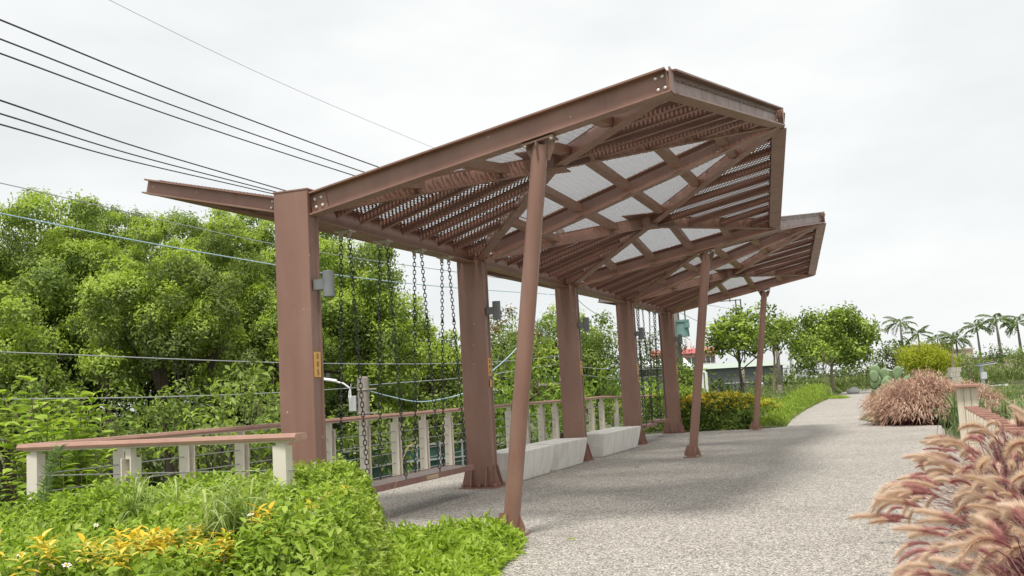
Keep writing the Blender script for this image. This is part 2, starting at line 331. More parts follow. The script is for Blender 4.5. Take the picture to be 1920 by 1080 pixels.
# columns
cw, cdp = .42, .22
for i, r in enumerate(COLR):
    mb = MB(); base = PL(0, r, 0)
    top = 3.70
    # box column with shallow channel in the two side faces
    a, b_ = cw / 2, cdp / 2
    poly = [(-a, -b_), (a, -b_), (a, -b_ + .035), (a - .016, -b_ + .04), (a - .016, b_ - .04), (a, b_ - .035), (a, b_), (-a, b_), (-a, b_ - .035), (-a + .016, b_ - .04), (-a + .016, -b_ + .04), (-a, -b_ + .035)]
    mb.prism(poly, base + Vector((0, 0, .02)), base + Vector((0, 0, top)), NW, RW)
    col = mb.build('column', M['steel'], pav, bevel=.006)
    MB().box(base + Vector((0, 0, top + .008)), (cw + .012, cdp + .012, .016), NW, RW).build('cap_plate', M['steel'], col)
    MB().box(base + Vector((0, 0, .009)), (cw + .20, cdp + .20, .018), NW, RW).build('base_plate', M['steel'], col)
    for sx in (-1, 1):
        for ry in (-1, 1):
            g0 = base + NW * (sx * a) + RW * (ry * (b_ - .03))
            MB().prism([(0, .019), (.095, .019), (.095, .05), (.02, .33), (0, .33)], g0 - RW * .007, g0 + RW * .007, NW * sx, UP).build('gusset', M['steel'], col)
        for k in (-.12, .12):
            g0 = base + RW * (sx * b_) + NW * k
            MB().prism([(0, .019), (.095, .019), (.095, .05), (.02, .33), (0, .33)], g0 - NW * .007, g0 + NW * .007, RW * sx, UP).build('gusset', M['steel'], col)
    for (bx_, by_) in ((-.26, -.16), (0, -.16), (.26, -.16), (-.26, .16), (.26, .16), (.26, 0)):
        p0 = base + NW * bx_ + RW * by_ + Vector((0, 0, .024))
        MB().prism([(.03 * math.cos(q * 1.0472), .03 * math.sin(q * 1.0472)) for q in range(6)], p0, p0 + Vector((0, 0, .045)), NW, RW).build('anchor_nut', M['steel'], col)
    # number plate
    pc = base + NW * (a + .004) + RW * (-.02) + Vector((0, 0, 1.815))
    pl = MB().box(pc, (.006, .125, .27), NW, RW).build('number_plate', M['plate'], pav)
    for k in range(3):
        zc = pc + NW * .0045 + Vector((0, 0, .085 - .085 * k))
        if i == 0:
            cu = bpy.data.curves.new('digit', 'FONT'); cu.body = '005'[k]; cu.size = .085; cu.align_x = 'CENTER'; cu.align_y = 'CENTER'; cu.extrude = .0008
            tmp = bpy.data.objects.new('digit_tmp', cu); COL.objects.link(tmp)
            bpy.context.view_layer.update()
            dme = bpy.data.meshes.new_from_object(tmp.evaluated_get(bpy.context.evaluated_depsgraph_get())); bpy.data.objects.remove(tmp)
            dme.materials.clear(); o = link('digit', dme, pl, M['ink'])
            mtx = Matrix.Identity(4)
            for q in range(3): mtx[q][0] = RW[q]; mtx[q][1] = UP[q]; mtx[q][2] = NW[q]; mtx[q][3] = zc[q]
            o.matrix_local = mtx
        else:
            MB().box(zc, (.002, .035, .05), NW, RW).build('worn_mark', M['ink'], pl)
    if i in (1, 3):
        MB().box(pc + Vector((0, 0, -.25)) + RW * .02, (.006, .07, .11), NW, RW).build('small_plate', M['plate'], pav)
# back beam along the column heads, one piece per bay
for i in range(4):
    ibeam(PL(0, COLR[i] + .112, ZB), PL(0, COLR[i + 1] - .112, ZB), .25, .2).build('back_beam', M['steel'], pav)
# rafters
def lerp(a, b, t): return a + (b - a) * t
for i, r in enumerate(COLR):
    st, zt = TIPS[i]
    p0, p1 = PL(.215, r, ZB), PL(st, r, zt)
    rf = ibeam(p0, p1, .25, .16 if i else .17).build('rafter', M['steel'], pav)
    d = (p1 - p0).normalized(); yv = d.cross(UP).normalized().cross(d)
    for side in (-1, 1):
        MB().box(p0 + d * .11 + yv * .125 + RW * (.013 * side), (.2, .012, .2), d, RW, yv).build('splice_plate', M['steel'], rf)
        for (u, v) in ((.07, .08), (.15, .08), (.07, .17), (.15, .17)):
            bolt(p0 + d * u + yv * v + RW * (.019 * side), RW * side, rf, .02)
        for (u, v) in ((.05, .07), (.12, .19), (.05, .19), (.12, .07)):
            bolt(p1 - d * u + yv * v + RW * (.008 * side), RW * side, rf, .02)
    # flange bolts along the top
    for u in (.35, .42, .6, 2.0, 3.0):
        bolt(p0 + d * u + yv * .25 - RW * .05, yv, rf, .012)
    if i == 0:
        cu = bpy.data.curves.new('stamp', 'FONT'); cu.body = 'THSC'; cu.size = .075; cu.extrude = .0015; cu.space_character = 1.3
        tmp = bpy.data.objects.new('stamp_tmp', cu); COL.objects.link(tmp); bpy.context.view_layer.update()
        dme = bpy.data.meshes.new_from_object(tmp.evaluated_get(bpy.context.evaluated_depsgraph_get())); bpy.data.objects.remove(tmp)
        dme.materials.clear(); o = link('stamped_lettering', dme, rf, M['steel'])
        mtx = Matrix.Identity(4); zc = p0 + d * 3.28 + yv * .12 - RW * .0085
        for q in range(3): mtx[q][0] = d[q]; mtx[q][1] = yv[q]; mtx[q][2] = -RW[q]; mtx[q][3] = zc[q]
        o.matrix_local = mtx
# outer edge beams
for i in range(4):
    (s0, z0), (s1, z1) = TIPS[i], TIPS[i + 1]
    a = PL(s0 - .06, COLR[i] + .0, z0 - .012); b_ = PL(s1 - .06, COLR[i + 1], z1 - .012); d = (b_ - a).normalized()
    eb = ibeam(a + d * .085, b_ - d * .085, .25, .2).build('edge_beam', M['steel'], pav)
    yv = d.cross(UP).normalized().cross(d); xs = d.cross(UP).normalized()
    for q in (a + d * .2, b_ - d * .2):
        for v in (.08, .17): bolt(q + yv * v + xs * .008, xs, eb, .018)
for i in range(5):                                     # bent tip caps closing the corners
    st, zt = TIPS[i]
    MB().box(PL(st + .0, COLR[i], zt + .125), (.016, .165, .235), NW, RW).build('tip_plate', M['steel'], pav)
    if i: MB().box(PL(st - .075, COLR[i], zt + .118), (.12, .17, .20), NW, RW).build('tip_block', M['steel'], pav)
# panels : four triangles each
def tri_grid(a, b, c):
    return Vector(a), Vector(b), Vector(c)
def perforated(a, b, c, pitch=.052, hole=.0148):
    a, b, c = map(np.array, (a, b, c)); ex = np.array(NW) ; nrm = np.cross(b - a, c - a); nrm = nrm / np.linalg.norm(nrm)
    ex = ex - nrm * (ex @ nrm); ex /= np.linalg.norm(ex); ey = np.cross(nrm, ex)
    T = np.array([[(q - a) @ ex, (q - a) @ ey] for q in (a, b, c)])
    lo, hi = T.min(0), T.max(0)
    us = np.arange(lo[0], hi[0], pitch); vs = np.arange(lo[1], hi[1], pitch)
    U_, V_ = np.meshgrid(us, vs); pts = np.stack([U_.ravel() + pitch / 2, V_.ravel() + pitch / 2], -1)
    row_ = np.repeat(np.arange(len(vs)), len(us)); pts[:, 0] += (row_ % 2) * pitch / 2
    def inside(p, m):
        ok = np.ones(len(p), bool); o = np.sign((T[1][0] - T[0][0]) * (T[2][1] - T[0][1]) - (T[1][1] - T[0][1]) * (T[2][0] - T[0][0]))
        for k in range(3):
            e = T[(k + 1) % 3] - T[k]; nn = np.array([-e[1], e[0]]) / np.hypot(*e) * o
            ok &= ((p - T[k]) @ nn) > m
        return ok
    pts = pts[inside(pts, pitch * .35)]
    hexa = np.array([[math.cos(k * 1.0472), math.sin(k * 1.0472)] for k in range(6)]) * hole
    h2 = pitch / 2
    sq = np.array([[h2, 0], [h2, h2], [-h2, h2], [-h2, 0], [-h2, -h2], [h2, -h2]])
    loc = np.concatenate([hexa, sq]); n = len(pts)
    V2 = (pts[:, None, :] + loc[None]).reshape(-1, 2)
    W3 = a + V2[:, :1] * ex + V2[:, 1:] * ey
    f = np.array([[k, 6 + k, 6 + (k + 1) % 6, (k + 1) % 6] for k in range(6)])
    Fs = (np.arange(n)[:, None, None] * 12 + f[None]).reshape(-1, 4)
    return mesh_np('perforated_sheet', W3, Fs)
def zigzag(a, b, c, pitch=.046, wl=.080, wd=.0225):
    a, b, c = map(np.array, (a, b, c)); nrm = np.cross(b - a, c - a); nrm = nrm / np.linalg.norm(nrm)
    nrm = nrm * (1 if nrm[2] > 0 else -1); ex = b - a; ex = ex / np.linalg.norm(ex); ey = np.cross(nrm, ex)
    T = np.array([[(q - a) @ ex, (q - a) @ ey] for q in (a, b, c)]); lo, hi = T.min(0), T.max(0)
    us = np.arange(lo[0], hi[0], wl / 2); vs = np.arange(lo[1], hi[1], pitch)
    U0, V0 = np.meshgrid(us, vs); k = np.meshgrid(np.arange(len(us)), np.arange(len(vs)))[0].ravel()
    o = np.sign((T[1][0] - T[0][0]) * (T[2][1] - T[0][1]) - (T[1][1] - T[0][1]) * (T[2][0] - T[0][0]))
    p = np.stack([U0.ravel() + wl / 4, V0.ravel()], -1); ok = np.ones(len(p), bool)
    for q in range(3):
        e = T[(q + 1) % 3] - T[q]; nn = np.array([-e[1], e[0]]) / np.hypot(*e) * o; ok &= ((p - T[q]) @ nn) > .01
    u = U0.ravel()[ok]; v = V0.ravel()[ok]; k = k[ok]; am = pitch * .42
    y0 = np.where(k % 2 == 0, -am, am) / 2; y1 = -y0
    q = np.stack([np.stack([u, v + y0 - wd / 2], -1), np.stack([u + wl / 2, v + y1 - wd / 2], -1), np.stack([u + wl / 2, v + y1 + wd / 2], -1), np.stack([u, v + y0 + wd / 2], -1)], 1)
    tl = np.array([.0008, .0008, -.0008, -.0008])
    W3 = a + q[..., :1] * ex + q[..., 1:] * ey + tl[None, :, None] * nrm
    return mesh_np('mesh_panel', W3.reshape(-1, 3), np.arange(len(u) * 4).reshape(-1, 4))
HS = .20
upv = Vector((0, 0, HS))
def flat_bar(p0, p1, w, h):
    p0, p1 = Vector(p0), Vector(p1); d = (p1 - p0).normalized(); x = d.cross(UP).normalized(); y = x.cross(d); t_ = .012
    return MB().prism([(-w / 2, 0), (w / 2, 0), (w / 2, t_), (t_ / 2, t_), (t_ / 2, h), (-t_ / 2, h), (-t_ / 2, t_), (-w / 2, t_)], p0, p1, x, y)
def rib(p0, p1, h=.125):
    p0, p1 = Vector(p0), Vector(p1); d = (p1 - p0).normalized(); x = d.cross(UP).normalized(); y = x.cross(d)
    return MB().prism([(0, 0), (.05, 0), (.05, .006), (.006, .006), (.006, h), (0, h)], p0, p1, x, y)
for i in range(4):
    r0, r1 = COLR[i], COLR[i + 1]; (sa, za), (sb, zb) = TIPS[i], TIPS[i + 1]
    tt = sa / (sa + sb) if False else None
    u = sa / (sa + sb); sc_, rc = sb * u, lerp(r0, r1, u); zc = 4.11
    K0, K1, A_, B_, Ct = (.1, r0, ZB + .01), (.1, r1, ZB + .01), (sa, r0, za + .01), (sb, r1, zb + .01), (sc_, rc, zc)
    for end in (K0, K1, A_, B_):
        e = PL(*end); c_ = PL(*Ct); d = (c_ - e).normalized()
        flat_bar(e + d * .14, c_ - d * .03, .13, .2).build('diagonal', M['steel'], pav)
    MB().box(PL(*Ct) + Vector((0, 0, -.008)), (.34, .34, .012), NW, RW).build('centre_plate', M['steel'], pav)
    MB().box(PL(*Ct) + Vector((0, 0, .185)), (.75, .75, .012), NW, RW).build('centre_cap', M['steel'], pav)
    MB().tube([PL(*Ct) + Vector((0, 0, -.002)), PL(*Ct) + Vector((0, 0, .18))], .16, 16).build('centre_hub', M['steel'], pav)
    n_rib = 8; pit = (r1 - r0) / (n_rib + 1)
    for k in range(1, n_rib + 1):
        r = r0 + pit * k
        for (E0, E1, q0, q1) in ((K0, K1, None, None), (A_, B_, None, None)):
            t_ = (r - r0) / (r1 - r0); s_e, z_e = lerp(E0[0], E1[0], t_), lerp(E0[2], E1[2], t_)
            if r < rc: f_ = (r - r0) / (rc - r0); s_i, z_i = lerp(E0[0], sc_, f_), lerp(E0[2], zc, f_)
            else: f_ = (r1 - r) / (r1 - rc); s_i, z_i = lerp(E1[0], sc_, f_), lerp(E1[2], zc, f_)
            if abs(s_i - s_e) < .3: continue
            sg = 1 if s_i > s_e else -1
            a_, b2 = PL(s_e + .09 * sg, r, lerp(z_e, z_i, .05) + .025), PL(s_i - .04 * sg, r, z_i + .025)
            if sg < 0: a_, b2 = b2, a_
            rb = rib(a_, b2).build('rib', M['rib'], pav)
    def off(q, o): return PL(q[0], q[1], q[2] + o)
    for tri in ((K0, K1, Ct), (A_, B_, Ct)):
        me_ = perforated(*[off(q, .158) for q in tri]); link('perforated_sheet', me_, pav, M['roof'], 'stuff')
    for tri in ((K0, A_, Ct), (K1, B_, Ct)):
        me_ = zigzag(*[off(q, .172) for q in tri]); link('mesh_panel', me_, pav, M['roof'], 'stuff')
        # cross bars under the mesh
        E0, E1 = tri[0], tri[1]
        for s_ in (1.05, 1.8, 2.55, 3.3, 4.0):
            if s_ > E1[0] - .25: continue
            t_ = (s_ - E0[0]) / (E1[0] - E0[0]); z_b = lerp(E0[2], E1[2], t_)
            if s_ < sc_: f_ = (s_ - E0[0]) / (sc_ - E0[0]); r_i, z_i = lerp(E0[1], rc, f_), lerp(E0[2], zc, f_)
            else: f_ = (E1[0] - s_) / (E1[0] - sc_); r_i, z_i = lerp(E1[1], rc, f_), lerp(E1[2], zc, f_)
            sg = 1 if r_i > E0[1] else -1
            if abs(r_i - E0[1]) < .2: continue
            p0 = PL(s_, E0[1] + sg * .085, z_b + .055); p1 = PL(s_, r_i - sg * .05, z_i + .055); d = (p1 - p0).normalized(); x = d.cross(UP).normalized(); y = x.cross(d)
            MB().prism([(-.065, 0), (.065, 0), (.065, .1), (.057, .1), (.057, .008), (-.057, .008), (-.057, .1), (-.065, .1)], p0, p1, x, y).build('cross_bar', M['steel'], pav)
# rear wings
FT = (-2.0, 3.93)
for i in (0, 2, 4):
    r = COLR[i]
    rw = ibeam(PL(-.215, r, 3.50), PL(FT[0], r, FT[1]), .17, .16).build('rear_rafter', M['steel'], pav)
    d = (PL(FT[0], r, FT[1]) - PL(-.215, r, 3.50)).normalized(); yv = d.cross(UP).normalized().cross(d)
    for side in (-1, 1):
        for (u, v) in ((.04, .05), (.1, .05), (.04, .12), (.1, .12)): bolt(PL(-.215, r, 3.5) + d * u + yv * v + RW * .008 * side, RW * side, rw, .018)
    for j in (i - 1, i + 1):
        if not 0 <= j <= 4: continue
        a, b_ = PL(FT[0] + .05, r, FT[1] + .01), PL(-.16, COLR[j], 3.47); dd = (b_ - a).normalized()
        ibeam(a + dd * .09, b_ - dd * .1, .16, .14).build('rear_edge_beam', M['steel'], pav)
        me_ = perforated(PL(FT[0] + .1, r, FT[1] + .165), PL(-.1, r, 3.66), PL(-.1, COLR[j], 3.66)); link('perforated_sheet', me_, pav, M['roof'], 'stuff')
        for k in range(1, 7):
            f_ = k / 8; rr = lerp(r, COLR[j], f_); so_ = lerp(FT[0] + .1, -.12, f_); zo = lerp(FT[1], 3.47, f_)
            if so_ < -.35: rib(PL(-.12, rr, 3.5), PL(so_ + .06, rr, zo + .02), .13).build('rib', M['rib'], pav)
# slanted posts
for i in (0, 2, 4):
    r = COLR[i] + .03; b0, t0 = PL(2.29, r, 0), PL(2.83, r, 3.85); d = (t0 - b0).normalized()
    po = MB().tube([b0 + Vector((0, 0, .02)), t0], .083, 28).build('slanted_post', M['steel'], pav, sm=True)
    po.modifiers.new('edges', 'EDGE_SPLIT').split_angle = math.radians(50)
    MB().box(b0 + Vector((0, 0, .012)), (.30, .30, .024), NW, RW).build('base_plate', M['steel'], po)
    for ax in (NW, -NW, RW, -RW):
        oth = RW if abs(ax.dot(NW)) > .5 else NW
        g0 = b0 + ax * .06
        MB().prism([(0, .024), (.095, .024), (.095, .09), (.04, .23), (0, .23)], g0 - oth * .006, g0 + oth * .006, ax, UP).build('gusset', M['steel'], po)
    for (u, v) in ((-.11, -.11), (.11, -.11), (-.11, .11), (.11, .11)): bolt(b0 + NW * u + RW * v + Vector((0, 0, .024)), UP, po, .018)
    th = math.atan2(TIPS[0][1] - ZB, TIPS[0][0] - .2); dx_ = Vector(NW * math.cos(th) + UP * math.sin(th)); dz_ = dx_.cross(RW).normalized(); dz_ = dz_ if dz_.z > 0 else -dz_
    hp = t0 + Vector((0, 0, .035))
    MB().box(hp, (.34, .2, .02), dx_, RW, dz_).build('head_plate', M['steel'], po)
    for ax in (NW, -NW, RW, -RW):
        oth = RW if abs(ax.dot(NW)) > .5 else NW
        g0 = t0 + ax * .07
        MB().prism([(0, .02), (.08, .02), (.08, -.03), (.02, -.16), (0, -.16)], g0 - oth * .006, g0 + oth * .006, ax, UP).build('head_gusset', M['steel'], po)
    for (u, v) in ((-.14, -.075), (.14, -.075), (-.14, .075), (.14, .075)):
        bolt(hp + dx_ * u + RW * v - dz_ * .011, -dz_, po, .022)

# ------------------------------------------------------------------ wall lamps on the columns
for i, r in enumerate(COLR):
    lab = ['grey cylinder wall lamp on the nearest column beside the orange plate', 'grey cylinder wall lamp on the second column from the camera', 'grey cylinder wall lamp on the third column, above the concrete benches', 'grey cylinder wall lamp on the fourth column beside the far swing chains', 'grey cylinder wall lamp on the farthest column'][i]
    lm = thing('wall_lamp', lab, 'lamp', P(.205, r, 2.67), 0, 'wall lamps on the pavilion columns')
    MB().box(NW * .06, (.12, .075, .11), NW, RW).build('bracket', M['lamp'], lm)
    MB().tube([NW * .165 + Vector((0, 0, -.14)), NW * .165 + Vector((0, 0, .14))], .062, 24).build('shade', M['lamp'], lm, bevel=.004)

# ------------------------------------------------------------------ swings
def link_mesh_at(mb, c, d, side, L_=.066, wr=.0065, hw=.0185):
    seg, rs = 12, 5; vs = []
    oth = d.cross(side)
    for k in range(seg):
        a = 6.2832 * k / seg; ca, sa_ = math.cos(a), math.sin(a)
        st = (L_ / 2 - hw) * (1 if sa_ > 0.01 else -1 if sa_ < -.01 else 0)
        ctr = c + side * (hw * ca) + d * (hw * sa_ + st); rad = side * ca + d * sa_
        for j in range(rs):
            b = 6.2832 * j / rs; vs.append(ctr + (rad * math.cos(b) + oth * math.sin(b)) * wr)
    fs = [(k * rs + j, k * rs + (j + 1) % rs, ((k + 1) % seg) * rs + (j + 1) % rs, ((k + 1) % seg) * rs + j) for k in range(seg) for j in range(rs)]
    mb.add(vs, fs)
def chain(p0, p1, sag=0, step=.054):
    mb = MB(); p0, p1 = Vector(p0), Vector(p1); L_ = (p1 - p0).length; n = int(L_ / step)
    for k in range(n + 1):
        t = k / n; d = (p1 - p0).normalized(); c = p0.lerp(p1, t) + Vector((0, 0, -1)) * 0 + NW * (sag * 4 * t * (1 - t))
        s1 = d.orthogonal().normalized(); s2 = d.cross(s1); a = .6
        sd = s1 * math.cos(a) + s2 * math.sin(a) if k % 2 == 0 else -s1 * math.sin(a) + s2 * math.cos(a)
        link_mesh_at(mb, c, d, sd)
    mb.tube([p0.lerp(p1, .28), p0.lerp(p1, .30)], .017, 8)
    return mb
def bracket(p, parent):
    mb = MB().box(p + Vector((0, 0, -.008)), (.2, .17, .016), NW, RW)
    for q in (-.055, .055):
        mb.prism([(-.06, -.016), (.06, -.016), (.025, -.085), (-.025, -.085)], p + NW * q - RW * .006, p + NW * q + RW * .006, NW * .55, UP)
        mb.tube([p + NW * q + Vector((0, 0, -.07)) - RW * .03, p + NW * q + Vector((0, 0, -.07)) + RW * .03], .012, 8)
    mb.build('hanger_bracket', M['zinc'], parent)
def swing(name, label, rs, r_a, r_b, zs, group, ds=0, depth=.42, plate=False):
    o = P(0, (r_a + r_b) / 2, 0); t = thing(name, label, 'swing', o, 0, group)
    def Q(s, r, z): return P(s, r, z) - o
    nb = 3; bw = depth / nb
    for k in range(nb):
        s = -depth / 2 + bw * (k + .5) + ds
        MB().box((Q(s, r_a, zs) + Q(s, r_b, zs)) / 2 + Vector((0, 0, -.02)), (bw - .006, r_b - r_a, .04), NW, RW).build('seat_board', M['seat'], t, bevel=.003)
    for sg in (-1, 1):
        MB().box((Q(ds + sg * (depth / 2 + .012), r_a, zs) + Q(ds + sg * (depth / 2 + .012), r_b, zs)) / 2 + Vector((0, 0, -.03)), (.022, r_b - r_a + .01, .075), NW, RW).build('seat_rail', M['seatedge'], t, bevel=.003)
    for r in (r_a - .011, r_b + .011):
        MB().box(Q(ds, r, zs - .03), (depth + .04, .02, .07), NW, RW).build('end_rail', M['seatedge'], t)
    if plate:
        MB().box(Q(ds + depth / 2 + .0245, (r_a * .42 + r_b * .58), zs - .03), (.003, .36, .05), NW, RW).build('maker_plate', varied('tan_plate', (.50, .36, .22), (.62, .46, .3), 9, .5), t)
    for r in rs:
        bracket(Q(0, r, ZB), t)
        for sg in (-1, 1):
            chain(Q(sg * .055, r, ZB - .085), Q(ds + sg * (depth / 2 - .03), r, zs + .02)).build('chain', M['chain'], t, sm=True)
    return t
swing('bench_swing', 'wide bench swing on eight black chains between the two nearest columns', (1.06, 2.04, 3.06, 3.98), .75, 4.12, .405, 'swings under the pavilion', plate=True)
swing('seat_swing', 'short seat swing nearer to the fourth column, beside the farthest bay', (15.75, 16.45), 15.5, 16.7, .42, 'swings under the pavilion', depth=.3)
swing('seat_swing', 'short seat swing in the farthest bay, next to the last column', (17.75, 18.5), 17.45, 18.75, .46, 'swings under the pavilion', ds=-.06, depth=.3)

# ------------------------------------------------------------------ concrete benches
for (ra, rb, lab) in ((5.62, 7.33, 'pale concrete bench block standing next to the second column'), (7.80, 9.36, 'pale concrete bench block ending at the third column'),
                      (10.80, 12.22, 'pale concrete bench block just past the third column'), (12.235, 13.86, 'pale concrete bench block touching its neighbour, ending at the fourth column')):
    o = P(.05, (ra + rb) / 2, 0); tp = .085; l2 = (rb - ra) / 2
    c8 = lambda s, r, z: P(.05 + s, (ra + rb) / 2 + r, z) - o
    m_ = .0 if ra > 12.0 and ra < 12.3 else tp; m2 = .0 if abs(rb - 12.22) < .01 else tp
    bt = [c8(-.22, -l2 + 0, 0), c8(.25, -l2, 0), c8(.25, l2, 0), c8(-.22, l2, 0)]
    md = [c8(-.26, -l2 - m_ * .6, .22), c8(.30, -l2 - m_ * .6, .22), c8(.30, l2 + m2 * .6, .22), c8(-.26, l2 + m2 * .6, .22)]
    tpv = [c8(-.31, -l2 - m_, .475), c8(.35, -l2 - m_, .475), c8(.35, l2 + m2, .475), c8(-.31, l2 + m2, .475)]
    mb = MB(); mb.add(bt + md + tpv, [(3, 2, 1, 0), (8, 9, 10, 11)] + [(k * 4 + i, k * 4 + (i + 1) % 4, k * 4 + 4 + (i + 1) % 4, k * 4 + 4 + i) for k in (0, 1) for i in range(4)])
    bo = mb.build('concrete_bench', M['bench'], None, bevel=.012); bo.location = o
    tag(bo, lab, 'bench', 'concrete benches under the pavilion')

# ------------------------------------------------------------------ cable railings
def post_mesh(zt):
    mb = MB()
    for y in (-.05, .05): mb.box((0, y, zt / 2), (.135, .012, zt))
    mb.box((-.035, 0, zt / 2), (.012, .088, zt))
    for z in (.2, .37, .54, .71, .88): mb.box((.0, 0, z - .02), (.06, .088, .01))
    mb.box((0, 0, zt + .05), (.07, .06, .12))
    me = mb.mesh('post'); me.materials.append(M['cream']); return me
ZR = 1.175
def box_post(zt):
    mb = MB().box((0, 0, zt / 2 + .03), (.10, .122, zt + .06)); mb.box((0, 0, zt + .075), (.06, .08, .07)); me = mb.mesh('post'); me.materials.append(M['cream']); return me
def railing(name, label, pts, posts, cable_z=(.2, .37, .54, .71, .88), boxed=()):
    o = Vector((pts[0][0], pts[0][1], 0)); t = thing(name, label, 'railing', o)
    pm_ = post_mesh(ZR - .155)
    for a, b in zip(pts[:-1], pts[1:]):
        a, b = Vector(a), Vector(b); d = (b - a).normalized(); x = d.cross(UP).normalized(); y = x.cross(d)
        MB().prism([(-.085, -.028), (-.078, -.052), (.078, -.052), (.085, -.028), (.072, 0), (-.072, 0)], a - o - d * .06, b - o + d * .06, x, y).build('top_rail', M['rail'], t)
        MB().prism([(-.055, -.066), (.055, -.066), (.055, -.053), (-.055, -.053)], a - o, b - o, x, y).build('rail_support', M['cream'], t)
        for z in cable_z:
            za = Vector((0, 0, z - ZR))
            MB().tube([a - o + za, b - o + za], .0065, 6).build('cable', M['cable'], t)
    bp_ = box_post(ZR - .155)
    for k_, (p, ang_) in enumerate(posts):
        q = link('post', bp_ if k_ in boxed else pm_, t); q.location = Vector((p[0], p[1], p[2] - ZR + 0.0)) - o; q.rotation_euler = (0, 0, ang_)
    return t
aRow = math.atan2(RW.y, RW.x) - math.pi / 2; aN = math.atan2(NW.y, NW.x) - math.pi / 2
SF = -1.7
def zrail(r): return ZR - .12 * float(smooth(18, 30, r))
main_pts = [P(SF, r, zrail(r)) for r in (-2.05, 8, 18.3, 24, 30.5)]
main_pts = [P(SF, -2.05, ZR), P(SF, 8, ZR), P(SF, 18.3, zrail(18.3)), P(SF + .35, 21.4, zrail(23) - .02), P(SF + 1.2, 23.0, zrail(25))]
posts = []
for k in range(21):
    r = -.81 + 1.057 * k
    s = SF if r <= 18.3 else SF + (r - 18.3) * .15
    posts.append((P(s, r, zrail(r) - (.05 if r > 18.3 else 0)), aRow))
railing('cable_railing', 'long cream-post cable railing with red-brown handrail behind the swings and benches', main_pts, posts)
ret = [P(SF, -2.05, ZR - .004), P(1.35, -2.3, ZR - .004)]
railing('cable_railing', 'short cable railing return with red-brown handrail above the weedy hedge', ret,
        [(P(SF + .1, -2.06, ZR - .004), aN), (P(-.42, -2.16, ZR - .004), aN), (P(1.22, -2.29, ZR - .004), aN)], boxed=(0, 2))

# ------------------------------------------------------------------ vegetation engine
def leaf_geo(pos, dirs, nrm, Ln, Wd, fold=.25, curl=.15, rich=False):
    dirs = unit(dirs); side = unit(np.cross(dirs, nrm)); up = np.cross(side, dirs)
    Ln = np.asarray(Ln).reshape(-1, 1) * np.ones((len(pos), 1)); Wd = np.asarray(Wd).reshape(-1, 1) * np.ones((len(pos), 1))
    if not rich:
        v = np.stack([pos, pos + dirs * Ln * .45 + side * Wd / 2 + up * Wd * fold, pos + dirs * Ln - up * Ln * curl, pos + dirs * Ln * .45 - side * Wd / 2 + up * Wd * fold], 1)
        f = np.array([[0, 1, 2], [0, 2, 3]])
    else:
        m1 = pos + dirs * Ln * .35; m2 = pos + dirs * Ln * .72 - up * Ln * curl * .45
        v = np.stack([pos, m1 + side * Wd * .48 + up * Wd * fold, m1, m1 - side * Wd * .48 + up * Wd * fold, m2 + side * Wd * .36 + up * Wd * fold * .8, m2, m2 - side * Wd * .36 + up * Wd * fold * .8, pos + dirs * Ln - up * Ln * curl], 1)
        f = np.array([[0, 2, 1], [0, 3, 2], [1, 2, 5], [1, 5, 4], [2, 3, 6], [2, 6, 5], [4, 5, 7], [5, 6, 7]])
    n, k = v.shape[:2]
    return v.reshape(-1, 3), (np.arange(n)[:, None, None] * k + f[None]).reshape(-1, 3)
def rdir(n, rng=RNG): return unit(rng.normal(size=(n, 3)))
def leaf_obj(name, geo, mat, parent=None, loc=None, kind=None):
    V, F_ = geo
    if loc is not None: V = V - np.array(loc)
    o = link(name, mesh_np(name, V, F_), parent, mat, kind); return o
def crown_points(lobes, per, rng, lo=-.45, shell=.16):
    ps, ns = [], []
    for c, rad in lobes:
        rad = np.asarray(rad)
        m = max(6, int(per * (np.mean(rad) ** 2)))
        d = rdir(int(m * 1.6), rng); d = d[d[:, 2] > lo][:m]
        tw = c + d * rad * (1 - np.abs(rng.normal(0, shell, (len(d), 1))))
        ps.append(tw); ns.append(d)
    return np.concatenate(ps), np.concatenate(ns)
def tuft_leaves(tw, tn, k, spread, Ln, Wd, rng, up=.35, droop=.12, rich=False, rnd=.42):
    n = len(tw); p = np.repeat(tw, k, 0) + rng.normal(0, spread, (n * k, 3)); nn = np.repeat(tn, k, 0)
    d = rdir(n * k, rng); d = unit(d - nn * (d * nn).sum(1, keepdims=True) * .75 + nn * .12 + np.array([0, 0, -droop])); nm = unit(nn * .85 + np.array([0, 0, up]) + rdir(n * k, rng) * rnd)
    L_ = Ln * rng.uniform(.65, 1.25, n * k); return leaf_geo(p, d, nm, L_, Wd * L_ / Ln, rich=rich)
def make_lobes(c, R, n, rng, fr=(.26, .42), flat=.8, lo=-.55):
    out_ = []
    for k in range(n):
        z = lo + (1 - lo) * ((k + .5) / n); a = k * 2.399963 + rng.uniform(-.4, .4); q = math.sqrt(max(0, 1 - z * z))
        d = np.array([math.cos(a) * q, math.sin(a) * q, z]); rad = np.mean(R) * rng.uniform(*fr)
        out_.append((np.array(c) + d * np.array(R) * rng.uniform(.5, 1.06), np.array([rad, rad, rad * flat])))
    out_.append((np.array(c), np.array(R) * .55))
    return out_
